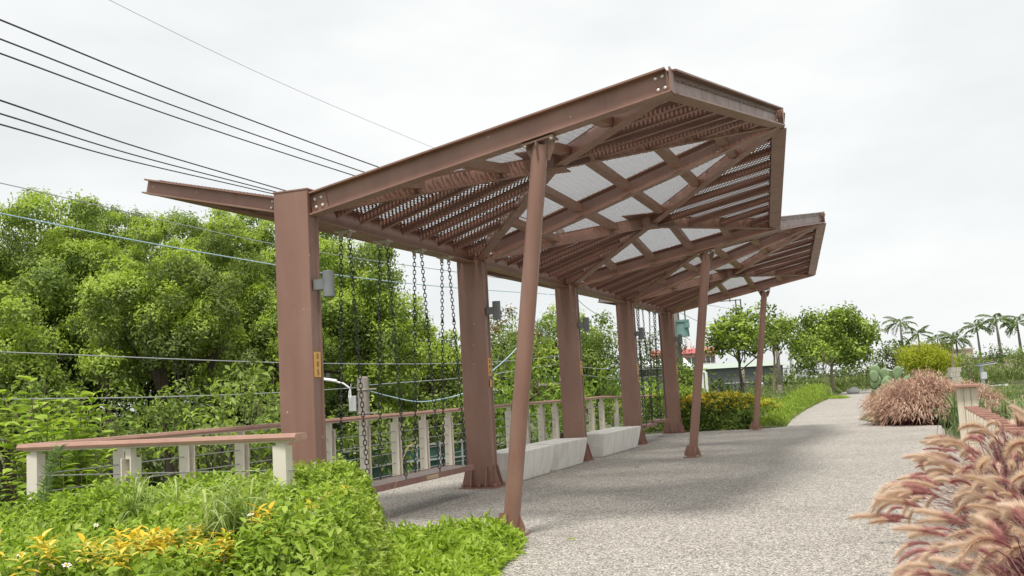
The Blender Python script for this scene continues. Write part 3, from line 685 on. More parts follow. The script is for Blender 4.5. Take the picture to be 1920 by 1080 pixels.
def branchy(base, top, lobes, r0, rng, nb=9, parent=None, mat=None, name='trunk', tw=.06):
    mb = MB(); base, top = Vector(base), Vector(top); H = (top - base).length
    pts = [base.lerp(top, t) + Vector((rng.normal(0, tw), rng.normal(0, tw), 0)) * (H * .12 * (t > 0)) for t in np.linspace(0, 1, 7)]
    mb.tube([base - Vector((0, 0, .3))] + pts, [r0 * 1.25] + [r0 * (1 - .62 * t) for t in np.linspace(0, 1, 7)], 9)
    sel = rng.choice(len(lobes), min(nb, len(lobes)), False)
    for k in sel:
        c = Vector(lobes[k][0]); t = rng.uniform(.4, .9); i = int(t * 6); s = pts[i].lerp(pts[min(i + 1, 6)], t * 6 - i)
        m1 = s.lerp(c, .5) + Vector((rng.normal(0, .1), rng.normal(0, .1), -.06 * (c - s).length + rng.normal(0, .1)))
        rb_ = r0 * (1 - .62 * t) * .55
        mb.tube([s, m1, c], [rb_, rb_ * .7, rb_ * .22], 6)
        for _ in range(2):
            e = c + Vector(rdir(1, rng)[0]) * float(np.mean(lobes[k][1])) * .7
            mb.tube([m1, m1.lerp(e, .55), e], [rb_ * .5, rb_ * .35, rb_ * .1], 5)
    return mb.build(name, mat or M['bark'], parent, sm=True)
def tree(name, label, base, c, R, nl, leaf, per=26, k=10, spread=.16, mats=('leaf_tree', 'leaf_young'), young=.3, r0=.2, seed=1, group=None, cat='tree', bark='bark', fr=(.26, .42), lo=-.55, dark=False, extra=(), lean=0):
    rng = np.random.default_rng(seed); base = Vector(base); t = thing(name, label, cat, base, 0, group); b = np.array(base)
    lobes = make_lobes(np.array(c) - b, R, nl, rng, fr, lo=lo)
    for (dx, dy, dz, rr) in extra: lobes.append((np.array(c) - b + np.array([dx, dy, dz]), np.array([rr, rr, rr * .75])))
    branchy((0, 0, 0), Vector(np.array(c) - b) + Vector((0, 0, R[2] * .35)), lobes, r0, rng, parent=t, mat=M[bark])
    tw, tn = crown_points(lobes, per, rng)
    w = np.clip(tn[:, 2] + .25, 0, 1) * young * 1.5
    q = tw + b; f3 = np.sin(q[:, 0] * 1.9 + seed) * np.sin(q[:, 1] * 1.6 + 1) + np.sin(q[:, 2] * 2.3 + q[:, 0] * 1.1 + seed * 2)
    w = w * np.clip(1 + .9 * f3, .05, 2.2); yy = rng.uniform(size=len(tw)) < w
    # shoots on the outside of the crown carry the fresh flush
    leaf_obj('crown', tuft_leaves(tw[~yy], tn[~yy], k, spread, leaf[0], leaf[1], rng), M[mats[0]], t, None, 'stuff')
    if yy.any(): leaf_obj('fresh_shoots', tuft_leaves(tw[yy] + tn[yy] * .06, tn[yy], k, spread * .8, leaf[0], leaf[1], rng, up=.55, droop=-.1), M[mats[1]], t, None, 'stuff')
    return t

# ------------------------------------------------------------------ trees behind the railing
def T(px, pt, pb, wpx, d, **kw):                         # photo box -> crown centre and radii
    top, bot = at(px, pt, d), at(px, pb, d); c = (top + bot) / 2; rz = (top - bot).length / 2; rx = wpx / 2 * d / FPX
    return c, (rx, rx * .9, rz)
wood = [
 (95, 385, 740, 330, 33, 'broad bright-crowned tree at the left edge behind the railing', 24, 41),
 (300, 470, 760, 300, 30, 'round leafy tree with dark trunks, left of the nearest column', 24, 42),
 (390, 398, 640, 300, 39, 'tall tree whose top touches the rear wing of the pavilion roof', 22, 43),
 (520, 410, 800, 330, 36, 'dense tree directly behind the nearest column', 22, 44),
 (665, 452, 790, 270, 32, 'bright green tree seen through the near swing chains', 24, 45),
 (795, 590, 830, 190, 36, 'lower rounded tree left of the second column', 18, 46),
 (190, 395, 560, 250, 42, 'tree top rising highest in the left part of the wood', 16, 47),
 (10, 560, 860, 240, 27, 'shady tree cut by the left edge of the picture', 18, 48),
]
wood += [
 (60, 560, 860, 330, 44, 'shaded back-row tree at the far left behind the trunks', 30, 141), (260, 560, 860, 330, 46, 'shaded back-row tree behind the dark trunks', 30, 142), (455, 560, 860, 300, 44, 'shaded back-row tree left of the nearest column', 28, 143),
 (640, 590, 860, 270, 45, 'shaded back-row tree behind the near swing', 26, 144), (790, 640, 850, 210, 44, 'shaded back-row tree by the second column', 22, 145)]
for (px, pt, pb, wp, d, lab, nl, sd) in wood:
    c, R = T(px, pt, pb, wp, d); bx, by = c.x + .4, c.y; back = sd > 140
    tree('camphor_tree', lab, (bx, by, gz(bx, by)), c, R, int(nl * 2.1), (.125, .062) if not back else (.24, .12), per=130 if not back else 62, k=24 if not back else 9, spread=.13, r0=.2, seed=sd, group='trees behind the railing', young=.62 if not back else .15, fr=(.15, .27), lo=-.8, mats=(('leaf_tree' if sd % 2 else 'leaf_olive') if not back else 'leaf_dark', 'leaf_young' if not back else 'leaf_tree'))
sA, sB = at(640, 850, 27), at(905, 824, 30); sA.z = sB.z = 0; ts = thing('green_screen_fence', 'teal green screen fence with pale frames below the near swing railing', 'fence', sA); dS = (sB - sA); LS = dS.length; dS.normalize(); zt = at(745, 838, 27.8).z
nS = Vector((-dS.y, dS.x, 0)); mS = varied('teal_screen', (.035, .10, .085), (.055, .135, .115), 2, .6); npan = 6
for k in range(npan):
    MB().box(dS * (LS * (k + .5) / npan) + Vector((0, 0, zt - 1.6)), (LS / npan - .05, .02, 3.1), dS, nS).build('panel', mS, ts)
    for z_ in (zt - .02, zt - .45, zt - 1.4): MB().box(dS * (LS * (k + .5) / npan) + Vector((0, 0, z_)) - nS * .03, (LS / npan - .045, .04, .04), dS, nS).build('rail', M['greybox'], ts)
for k in range(npan + 1): MB().box(dS * (LS * k / npan) + Vector((0, 0, zt - 1.8)) - nS * .03, (.04, .05, 3.7), dS, nS).build('post', M['greybox'], ts)
# dark understorey behind the trunks
rng = np.random.default_rng(3)
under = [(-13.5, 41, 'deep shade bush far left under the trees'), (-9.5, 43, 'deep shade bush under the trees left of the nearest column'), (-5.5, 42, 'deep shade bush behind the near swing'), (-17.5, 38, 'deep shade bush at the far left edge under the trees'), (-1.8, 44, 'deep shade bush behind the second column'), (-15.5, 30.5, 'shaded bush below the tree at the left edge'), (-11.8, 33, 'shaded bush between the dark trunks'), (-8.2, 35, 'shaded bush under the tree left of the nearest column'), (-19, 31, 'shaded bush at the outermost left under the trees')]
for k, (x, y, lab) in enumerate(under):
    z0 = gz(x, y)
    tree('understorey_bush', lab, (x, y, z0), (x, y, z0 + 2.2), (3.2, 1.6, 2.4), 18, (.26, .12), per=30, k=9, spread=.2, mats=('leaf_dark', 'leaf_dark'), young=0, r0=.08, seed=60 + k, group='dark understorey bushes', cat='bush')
right_wood = [
 (955, 588, 790, 150, 47, 'tree with a reddish flush on top, right of the second column', 16, 71, 'leaf_red', .5),
 (1045, 572, 790, 150, 52, 'tall tree rising behind the third column', 16, 72, 'leaf_young', .35),
 (1118, 600, 790, 110, 46, 'dark green tree between the third and fourth columns', 14, 73, 'leaf_tree', .2),
]
for (px, pt, pb, wp, d, lab, nl, sd, ym, yg) in right_wood:
    c, R = T(px, pt, pb, wp, d); bx, by = c.x, c.y
    tree('leafy_tree', lab, (bx, by, gz(bx, by)), c, R, int(nl * 2), (.16, .075), per=75, k=17, spread=.15, fr=(.18, .3), lo=-.8, r0=.17, seed=sd, group='trees beyond the benches', mats=('leaf_tree', ym), young=yg)
# slope bushes right behind the railing
bushes = [
 (985, 775, 26, 1.4, 'glossy bush behind the bench railing near the slanted post', 'leaf_shrub'),
 (1110, 778, 30, 1.3, 'bright bush behind the railing between third and fourth columns', 'leaf_shrub'),
 (1215, 775, 36, 1.5, 'bright bush behind the far swings', 'leaf_shrub'),
 (690, 850, 27, 1.2, 'low leafy bush below the near swing railing', 'leaf_tree'),
 (430, 860, 17, 1.3, 'leafy bush behind the railing left of the nearest column', 'leaf_tree'),
 (945, 700, 36, 1.6, 'rounded bush in front of the wood by the second column', 'leaf_tree'),
 (60, 800, 25, 1.3, 'leafy bush under the tree at the left edge', 'leaf_tree'), (205, 835, 23, 1.3, 'leafy bush behind the railing corner', 'leaf_tree'), (330, 815, 26, 1.4, 'leafy bush in front of the dark trunks', 'leaf_tree'), (490, 800, 24, 1.3, 'leafy bush beside the nearest column behind the railing', 'leaf_tree'), (860, 800, 30, 1.4, 'leafy bush left of the second column behind the railing', 'leaf_tree'),
 (1225, 690, 46, 1.6, 'small dark tree behind the far swing chains', 'leaf_dark'),
]
for k, (px, py, d, rr, lab, mt) in enumerate(bushes):
    c = at(px, py, d); z0 = gz(c.x, c.y); 
    tree('slope_bush', lab, (c.x, c.y, z0), c, (rr, rr, rr), 12, (.15, .065), per=46, k=10, spread=.13, mats=(mt, 'leaf_young'), young=.12, r0=.06, seed=80 + k, group='bushes on the slope behind the railing', cat='bush')

# broad-leaved shrub at the left edge
rng = np.random.default_rng(21)
def shoot_shrub(name, label, base, shoots, Ln, Wd, mat, seed, cat='shrub', step=.085, per=2):
    rng = np.random.default_rng(seed); t = thing(name, label, cat, base); mb = MB(); ps, ds, ns = [], [], []
    for (tip, bend) in shoots:
        tip = Vector(tip) - Vector(base); m1 = tip * .45 + Vector((bend[0], bend[1], 0)); L_ = tip.length; n = int(L_ / step)
        pts = [(m1 * (2 * t_ * (1 - t_)) + tip * t_ * t_) for t_ in np.linspace(0, 1, n)]
        mb.tube(pts[::max(1, n // 8)] + [pts[-1]], [.018 * (1 - .8 * t_) for t_ in np.linspace(0, 1, len(pts[::max(1, n // 8)]) + 1)], 5)
        for i, p in enumerate(pts):
            if i < n * .25: continue
            for q in range(per):
                a = i * 2.4 + q * 3.14159 + rng.uniform(-.4, .4); d = np.array([math.cos(a), math.sin(a), .12 + .5 * (i / n) ** 3]); ps.append(np.array(p)); ds.append(d); ns.append(np.array([0, 0, 1.0]) + rng.normal(0, .25, 3))
    n = len(ps); L2 = Ln * rng.uniform(.6, 1.2, n)
    mb.build('stems', M['palebark'], t, sm=True, kind='stuff')
    leaf_obj('leaves', leaf_geo(np.array(ps), np.array(ds), np.array(ns), L2, Wd * L2 / Ln, fold=.14, curl=.28, rich=True), mat, t, None, 'stuff')
    return t
tips = [(5, 740), (40, 800), (100, 800), (60, 820), (140, 760), (165, 770), (80, 760), (25, 830), (115, 880), (60, 870), (150, 890), (5, 890), (200, 850), (58, 716), (115, 742), (150, 745), (175, 742), (190, 790), (30, 775), (90, 775), (130, 790), (10, 800), (70, 800), (165, 815), (110, 820), (150, 850), (45, 840), (95, 855), (185, 840), (130, 870), (20, 860), (70, 890), (110, 900)]
sh = []
bs = at(100, 900, 12.6); bs = Vector((bs.x, bs.y + .6, gz(bs.x, bs.y + .6)))
for k, (px, py) in enumerate(tips):
    q = at(px, py, 11.4 + rng.uniform(-.5, .9)); sh.append((q, (rng.uniform(-.2, .2), rng.uniform(-.2, .2))))
shoot_shrub('broadleaf_shrub', 'bright broad-leaved shrub with upright shoots behind the railing corner', bs, sh, .19, .085, M['leaf_lime'], 5, per=3)
q0 = at(250, 800, 12.5)
shoot_shrub('broadleaf_shrub', 'single leafy shoot peeking over the handrail left of the nearest column', (q0.x, q0.y + .2, gz(q0.x, q0.y + .2)), [(at(244, 796, 12.5), (0, 0)), (at(255, 803, 12.5), (.1, 0))], .14, .065, M['leaf_shrub'], 6)

# ------------------------------------------------------------------ foreground hedge and ground cover
rng = np.random.default_rng(77)
def hedge_h(x, y):
    b = .74 + .07 * np.sin(x * 2.1 + 1) * np.cos(y * 1.7) + .06 * np.sin(x * 5.3 + y * 4.1) + .05 * np.sin(y * 7.7 - x * 3) + .035 * np.sin(x * 14 + y * 3) * np.sin(y * 12 - x * 5) - .10 * smooth(2.6, 4.2, -x)
    edge = -.135 * y + .0 - .02 * np.sin(y * 3.0)
    d = edge - x                                            # distance inside the right-hand boundary
    far_ = np.where(x > -3.0, 9.75, 8.7) - y + .12 * np.sin(x * 4)
    return b * smooth(-.02, .30, d) ** .6 * smooth(-.02, .28, far_) ** .6
N = 62000
x = rng.uniform(-4.9, -.5, N); y = rng.uniform(3.6, 9.8, N); H = hedge_h(x, y); ok = H > .06; x, y, H = x[ok], y[ok], H[ok]
eps = .03; gxh = (hedge_h(x + eps, y) - hedge_h(x - eps, y)) / (2 * eps); gyh = (hedge_h(x, y + eps) - hedge_h(x, y - eps)) / (2 * eps)
nn = unit(np.stack([-gxh, -gyh, np.ones_like(gxh)], -1))
slope = np.hypot(gxh, gyh); rep = np.clip((1 + slope * 2).astype(int), 1, 6)
x, y, H, nn = [np.repeat(q, rep, 0) for q in (x, y, H, nn)]
z = H - np.abs(rng.normal(0, .05, len(x))) + rng.normal(0, .02, len(x)); pos = np.stack([x, y, z], -1) + rng.normal(0, .025, (len(x), 3))
pos[:, 2] = np.maximum(pos[:, 2], .02)
hb = Vector((-2.4, 7.0, 0)); hedge = thing('weedy_hedge', 'overgrown bright green weedy hedge filling the lower left foreground', 'hedge', hb)
dd = unit(nn * .5 + rdir(len(x), rng) + np.array([0, 0, .05])); nm = unit(nn * .7 + np.array([0, 0, .5]) + rdir(len(x), rng) * .55)
Ls = rng.uniform(.03, .07, len(x))
leaf_obj('leaves', leaf_geo(pos, dd, nm, Ls, Ls * .5, fold=.2, curl=.2, rich=False), M['leaf_hedge'], hedge, hb, 'stuff')
# dense dark body that the leaves grow on
gxs = np.linspace(-4.9, -.5, 60); gys = np.linspace(3.6, 9.8, 80); HX, HY = np.meshgrid(gxs, gys); HH = np.maximum(hedge_h(HX, HY) - .11, -.06)
ii = np.arange(60 * 80).reshape(80, 60); Fh = np.stack([ii[:-1, :-1], ii[:-1, 1:], ii[1:, 1:], ii[1:, :-1]], -1).reshape(-1, 4)
link('thicket', mesh_np('thicket', np.stack([HX, HY, HH], -1).reshape(-1, 3) - np.array(hb), Fh, True), hedge, varied('dense_twigs', (.03, .05, .012), (.07, .10, .02), 14, .95, bs=.8, bscale=30))
sp_p, sp_d, sp_n, sp_k = [], [], [], []
st_ = MB()
for k in range(1100):
    xx, yy = rng.uniform(-4.6, -.8), rng.uniform(4.2, 9.7); h_ = float(hedge_h(xx, yy))
    if h_ < .3: continue
    up_ = rng.uniform(.06, .14); ln_ = np.array([rng.normal(0, .05), rng.normal(0, .05), up_]); p0 = np.array([xx, yy, h_ - .06]); dry = rng.uniform() < .12
    st_.tube([Vector(p0) - hb, Vector(p0 + ln_) - hb], [.003, .0015], 3, False)
    for w in range(7):
        a_ = w * 2.4 + k; q = .35 + .65 * w / 6; sp_p.append(p0 + ln_ * q); sp_d.append([math.cos(a_), math.sin(a_), .25 + .5 * q * q]); sp_n.append([-.3 * math.cos(a_), -.3 * math.sin(a_), 1]); sp_k.append(dry)
sp_p, sp_d, sp_n, sp_k = map(np.array, (sp_p, sp_d, sp_n, sp_k))
for nm_, sel, mt_ in (('sprigs', ~sp_k, 'leaf_lime'), ('dry_sprigs', sp_k, 'weeds')):
    Ls = rng.uniform(.035, .075, sel.sum()); leaf_obj(nm_, leaf_geo(sp_p[sel], sp_d[sel], sp_n[sel], Ls, Ls * .42, fold=.18, curl=.25, rich=True), M[mt_], hedge, hb, 'stuff')
for k in range(260):
    xx, yy = rng.uniform(-4.4, -.9), rng.uniform(4.2, 9.5); h_ = float(hedge_h(xx, yy))
    if h_ < .4: continue
    p = Vector((xx, yy, h_ - .12)) - hb; st_.tube([p, p + Vector((rng.normal(0, .03), rng.normal(0, .03), rng.uniform(.12, .24)))], [.003, .0015], 4, False)
st_.build('stems', M['leaf_hedge'], hedge, kind='stuff')

# lime ground cover beside the near slanted post
N = 15000; gcb = Vector((-.6, 9.1, 0)); gcv = thing('ground_cover_patch', 'low lime-green leafy patch at the foot of the nearest slanted post', 'ground cover', gcb)
def gc_h(x, y):
    right = np.interp(y, [5, 8.2, 9.2, 10.0, 10.6], [-.42, -.20, -.02, .03, -1.2]); far_ = 10.12 + .12 * np.sin(x * 6) - .22 * np.clip(-x - .3, 0, 2) * .5 - y
    return (.15 + .05 * np.sin(x * 7 + y * 5) + .04 * np.sin(x * 13 - y * 9)) * smooth(-.03, .2, right - x) * smooth(-.03, .22, far_)
x = rng.uniform(-1.8, .12, N); y = rng.uniform(6.5, 10.4, N); H = gc_h(x, y); ok = H > .02; x, y, H = x[ok], y[ok], H[ok]
tuft = np.stack([x, y, H * rng.uniform(.55, 1.15, len(x))], -1)
dd = unit(rdir(len(x), rng) + np.array([0.1, -.1, .55])); nm = unit(np.array([0, 0, 1.0]) + rdir(len(x), rng) * .55); Ls = rng.uniform(.05, .11, len(x))
leaf_obj('leaves', leaf_geo(tuft, dd, nm, Ls, Ls * .33, fold=.15, curl=.25, rich=False), M['leaf_lime'], gcv, gcb, 'stuff')
gx2 = np.linspace(-1.8, .12, 40); gy2 = np.linspace(6.5, 10.4, 60); HX, HY = np.meshgrid(gx2, gy2); HH = gc_h(HX, HY) * .55 - .012
ii = np.arange(40 * 60).reshape(60, 40); Fh = np.stack([ii[:-1, :-1], ii[:-1, 1:], ii[1:, 1:], ii[1:, :-1]], -1).reshape(-1, 4)
link('thicket', mesh_np('thicket', np.stack([HX, HY, HH], -1).reshape(-1, 3) - np.array(gcb), Fh, True), gcv, varied('lime_twigs', (.06, .10, .02), (.11, .17, .03), 14, .95))

def on_hedge(px, py, up_):                               # where a sight line meets the hedge top
    z_ = .7; q = atz(px, py, z_)
    for _ in range(25):
        q = atz(px, py, z_); z_ += .4 * (min(max(float(hedge_h(q.x, q.y)), .2), .9) + up_ - z_)
    return atz(px, py, z_)
# blades (arching ribbons)
def blades(base_pts, tips, w, sag, rng, seg=6):
    base_pts, tips = np.asarray(base_pts, float), np.asarray(tips, float); n = len(base_pts); t = np.linspace(0, 1, seg + 1)
    mid = base_pts + (tips - base_pts) * np.array([.28, .28, 0]) ; mid[:, 2] = np.maximum(base_pts[:, 2], tips[:, 2]) + np.asarray(sag)
    a = ((1 - t) ** 2)[None, :, None]; b = (2 * t * (1 - t))[None, :, None]; c = (t ** 2)[None, :, None]
    pc = base_pts[:, None] * a + mid[:, None] * b + tips[:, None] * c
    d = tips - base_pts; sd = unit(np.stack([-d[:, 1], d[:, 0], np.zeros(n)], -1) + rng.normal(0, .25, (n, 3)) * np.linalg.norm(d[:, :2], axis=1)[:, None] + 1e-4)
    wt = (np.asarray(w).reshape(-1, 1) * np.ones((n, 1)) * (np.minimum(1, (1 - t) * 2.2 + .04) * (.55 + .45 * np.minimum(1, t * 5)))[None])[..., None] / 2
    V = np.stack([pc - sd[:, None] * wt, pc + sd[:, None] * wt], 2).reshape(-1, 3); k = (seg + 1) * 2
    f = np.array([[2 * i, 2 * i + 1, 2 * i + 3, 2 * i + 2] for i in range(seg)])
    return V, (np.arange(n)[:, None, None] * k + f[None]).reshape(-1, 4)
def blade_obj(name, geo, mat, parent, loc=(0, 0, 0), kind=None):
    return link(name, mesh_np(name, geo[0] - np.array(loc), geo[1]), parent, mat, kind)
tufts = [(255, 930, 'pale arching grass tuft in the hedge by the railing corner', 30, .5), (330, 940, 'pale arching grass tuft in the middle of the hedge', 44, .62), (400, 950, 'tall pale grass tuft in the hedge below the middle railing post', 40, .6), (470, 960, 'pale grass tuft in the hedge left of the nearest column', 24, .5), (700, 1055, 'thin green grass tuft between hedge and lime ground cover', 22, .42)]
for k, (px, py, lab, n, ln) in enumerate(tufts):
    b0 = on_hedge(px, py + 50, -.03) if k < 4 else atz(px, py, .05); n = int(n * 1.9); ln *= 1.0; t = thing('grass_tuft', lab, 'grass', b0, 0, 'grass tufts in the hedge')
    bp = rng.normal(0, .05, (n, 3)) * np.array([1, 1, 0]); a = rng.uniform(0, 6.28, n); rr = rng.uniform(.12, .42, n) * ln * 1.5
    a = np.where(rng.uniform(size=n) < .6, rng.normal(.2, .6, n), a)
    tp_ = np.stack([np.cos(a) * rr, np.sin(a) * rr, rng.uniform(-.04, .26, n)], -1)
    blade_obj('blades', blades(bp, tp_, rng.uniform(.006, .012, n), rng.uniform(.06, .22, n), rng, 8), M['blade'], t)
# yellow crotons
cr_pos = [(300, 1042, 'largest yellow-leaved croton at the bottom of the hedge', .17, 34), (205, 1062, 'yellow croton left of the largest one', .12, 20), (66, 1066, 'small yellow croton near the lower left corner', .12, 16), (352, 1030, 'yellow croton just right of the largest one', .13, 22), (418, 1046, 'yellow croton shoot right of the croton group', .12, 14), (505, 1000, 'faint yellow croton in the middle of the hedge', .08, 10), (590, 988, 'yellow croton near the right end of the hedge', .10, 14), (640, 952, 'small yellow croton by the right hedge corner', .08, 10), (255, 1052, 'yellow croton between the left and the largest ones', .11, 16)]
for (px, py, lab, sp, n) in cr_pos:
    b0 = on_hedge(px, py, .02); t = thing('yellow_croton', lab, 'plant', b0, 0, 'yellow crotons in the hedge')
    ps, ds, ns = [], [], []
    for q in range(max(4, n // 2)):
        o_ = np.array([rng.normal(0, sp * .7), rng.normal(0, sp * .6), rng.uniform(-.03, .05)])
        for w in range(9):
            a = w * 2.4 + q; el = .05 + .7 * w / 9; ps.append(o_ + np.array([0, 0, .008 * w])); ds.append([math.cos(a) * (1 - el * .6), math.sin(a) * (1 - el * .6), el]); ns.append([-math.cos(a) * .6, -math.sin(a) * .6, 1])
    ps, ds, ns = map(np.array, (ps, ds, ns)); Ls = rng.uniform(.04, .075, len(ps))
    leaf_obj('leaves', leaf_geo(ps, ds, ns, Ls, Ls * .36, fold=.2, curl=.3, rich=True), M['leaf_yellow'], t)
    sb = MB().tube([(0, 0, -.06), (0.01, 0, .02)], [.005, .003], 5); sb.build('stem', M['palebark'], t)
# daisies
dm = MB(); 
for k in range(6):
    a = 1.047 * k; dm.add([(.004 * math.cos(a - .4), .004 * math.sin(a - .4), 0), (.017 * math.cos(a - .3), .017 * math.sin(a - .3), .003), (.021 * math.cos(a), .021 * math.sin(a), .001), (.017 * math.cos(a + .3), .017 * math.sin(a + .3), .003), (.004 * math.cos(a + .4), .004 * math.sin(a + .4), 0)], [(0, 1, 2, 3, 4)])
petal_me = dm.mesh('petals'); petal_me.materials.append(M['petal'])
disc_me = MB().tube([(0, 0, -.004), (0, 0, .006)], .0075, 8).mesh('disc'); disc_me.materials.append(M['pollen'])
flowers = [(372, 835), (383, 840), (403, 842), (275, 880), (152, 887), (162, 890), (137, 902), (118, 890), (70, 945), (95, 925), (230, 848), (222, 867), (125, 1060), (95, 1060), (40, 1040), (180, 985), (555, 885), (470, 905), (505, 880), (620, 905), (665, 850), (690, 900), (640, 905), (615, 925), (600, 935), (690, 840), (585, 905), (470, 965), (310, 905), (240, 905), (420, 930), (540, 935), (655, 925), (560, 1000)]
for k, (px, py) in enumerate(flowers):
    p = on_hedge(px, py, .13) if py > 895 else atz(px, py, .84 + max(0, 880 - py) * .0022)
    zt = float(hedge_h(p.x, p.y)); b0 = Vector((p.x, p.y + .02, max(0, min(zt, p.z) - .1)))
    t = thing('wild_daisy', 'small white wild daisy on a thin stem in the foreground hedge', 'flower', b0, 0, 'white wild daisies in the hedge')
    MB().tube([(0, 0, 0), (p - b0) * .6 + Vector((.015, 0, 0)), p - b0], .0022, 4).build('stem', M['leaf_hedge'], t)
    for nm_, me_ in (('petals', petal_me), ('disc', disc_me)):
        o = link(nm_, me_, t); o.location = p - b0; o.rotation_euler = (rng.uniform(-.2, .9), rng.uniform(-.5, .5), rng.uniform(0, 6)); o.scale = (.85,) * 3
# feathery weed by the railing corner, dry grass stalks
b0 = atz(78, 960, .7); t = thing('feathery_weed', 'tall feathery grey-green weed in front of the railing corner post', 'plant', b0)
stem_t = at(112, 838, b0.y) - b0; ps, ds = [], []
MB().tube([(0, 0, -.2), stem_t * .5 + Vector((-.05, 0, 0)), stem_t], [.006, .004, .002], 5).build('stem', M['leaf_hedge'], t)
for q in np.linspace(.15, 1, 60):
    for w in (-1, 1):
        ps.append(np.array(stem_t) * q + np.array([-.1 * q * (1 - q), 0, 0])); ds.append([w * .8 + .2, rng.normal(0, .5), .55])
leaf_obj('leaves', leaf_geo(np.array(ps), np.array(ds), np.array([[0, -1, .4]] * len(ps)), rng.uniform(.04, .09, len(ps)), .01), M['reed'], t)
for k, (p0, p1, p2, lab) in enumerate([((712, 1040), (735, 935), (756, 858), 'long dry grass stalk leaning in front of the near swing'), ((706, 1030), (713, 990), (716, 945), 'short dry grass stalk beside the hedge end')]):
    d_ = 8.9; b0 = at(*p0, d_); b0.z = max(b0.z, 0); t = thing('dry_grass_stalk', lab, 'grass', b0)
    MB().tube([Vector((0, 0, -.05)), at(*p1, d_) - b0, at(*p2, d_) - b0], [.003, .0025, .0018], 5).build('stalk', M['straw'], t)
    e = at(*p2, d_) - b0
    MB().tube([e, e + Vector((.05, 0, .09)), e + Vector((.12, 0, .13))] if k == 0 else [e, e + Vector((0, 0, .03))], [.004, .007, .002] if k == 0 else [.005, .002], 6).build('seed_head', M['straw'], t)

# ------------------------------------------------------------------ fountain grass in the right foreground
def plume_mesh(seed, Ln=.23, rad=.026, curve=1.0, pink=.35, nb=1700):
    rng = np.random.default_rng(seed); n = nb
    u = rng.uniform(0, 1, n) ** .9
    th = curve * u                                              # arc bending down in local xz
    def cen(u): th = curve * u; Rr = Ln / max(curve, 1e-3); return np.stack([np.sin(th) * Rr, np.zeros_like(u), -(1 - np.cos(th)) * Rr], -1)
    def tan(u): th = curve * u; return np.stack([np.cos(th), np.zeros_like(u), -np.sin(th)], -1)
    c, tg = cen(u), tan(u); a = rng.uniform(0, 6.283, n); nv = np.stack([np.sin(th), np.zeros(n), np.cos(th)], -1); bv = np.array([0, 1.0, 0])
    rd = nv * np.cos(a)[:, None] + bv * np.sin(a)[:, None]; env = np.sin(np.pi * np.clip(u * .9 + .12, 0, 1)) ** .55
    L_ = (rad * env * np.where(rng.uniform(size=n) < .14, rng.uniform(1.3, 1.9, n), rng.uniform(.6, 1.2, n)))[:, None]
    tip = c + rd * L_ * .85 + tg * L_ * 1.0; sd = unit(np.cross(rd, tg)) * .0009
    V = np.stack([c - sd, c + sd, tip], 1).reshape(-1, 3); F_ = np.arange(n * 3).reshape(-1, 3)
    # seed core
    core = MB(); cs = cen(np.linspace(0, 1, 9)); core.tube([Vector(q) for q in cs], [.003 + .003 * math.sin(math.pi * min(1, k / 8 + .1)) for k in range(9)], 6)
    Vc = np.array(core.v); Fc = []
    for f in core.f:
        for i in range(1, len(f) - 1): Fc.append((f[0], f[i], f[i + 1]))
    Fa = np.concatenate([F_, np.array(Fc) + len(V)]); me = mesh_np('plume', np.concatenate([V, Vc]), Fa)
    me.materials.append(M['plume_tan']); me.materials.append(M['plume_pink'])
    mi = np.zeros(len(Fa), np.int32); mi[:n] = (u < pink) & (rng.uniform(size=n) < .85); mi[n:] = 1
    me.polygons.foreach_set('material_index', mi); return me
PV = [plume_mesh(200 + k, [.24, .29, .26, .32, .22, .28, .24, .30, .25, .27][k], [.036, .042, .032, .046, .034, .041, .024, .043, .031, .037][k], [1.3, 1.8, .9, 1.5, 2.1, .5, 1.1, 2.3, 1.4, .8][k], [.08, .25, .6, .15, .05, .35, 1.0, .2, .45, .1][k]) for k in range(10)]
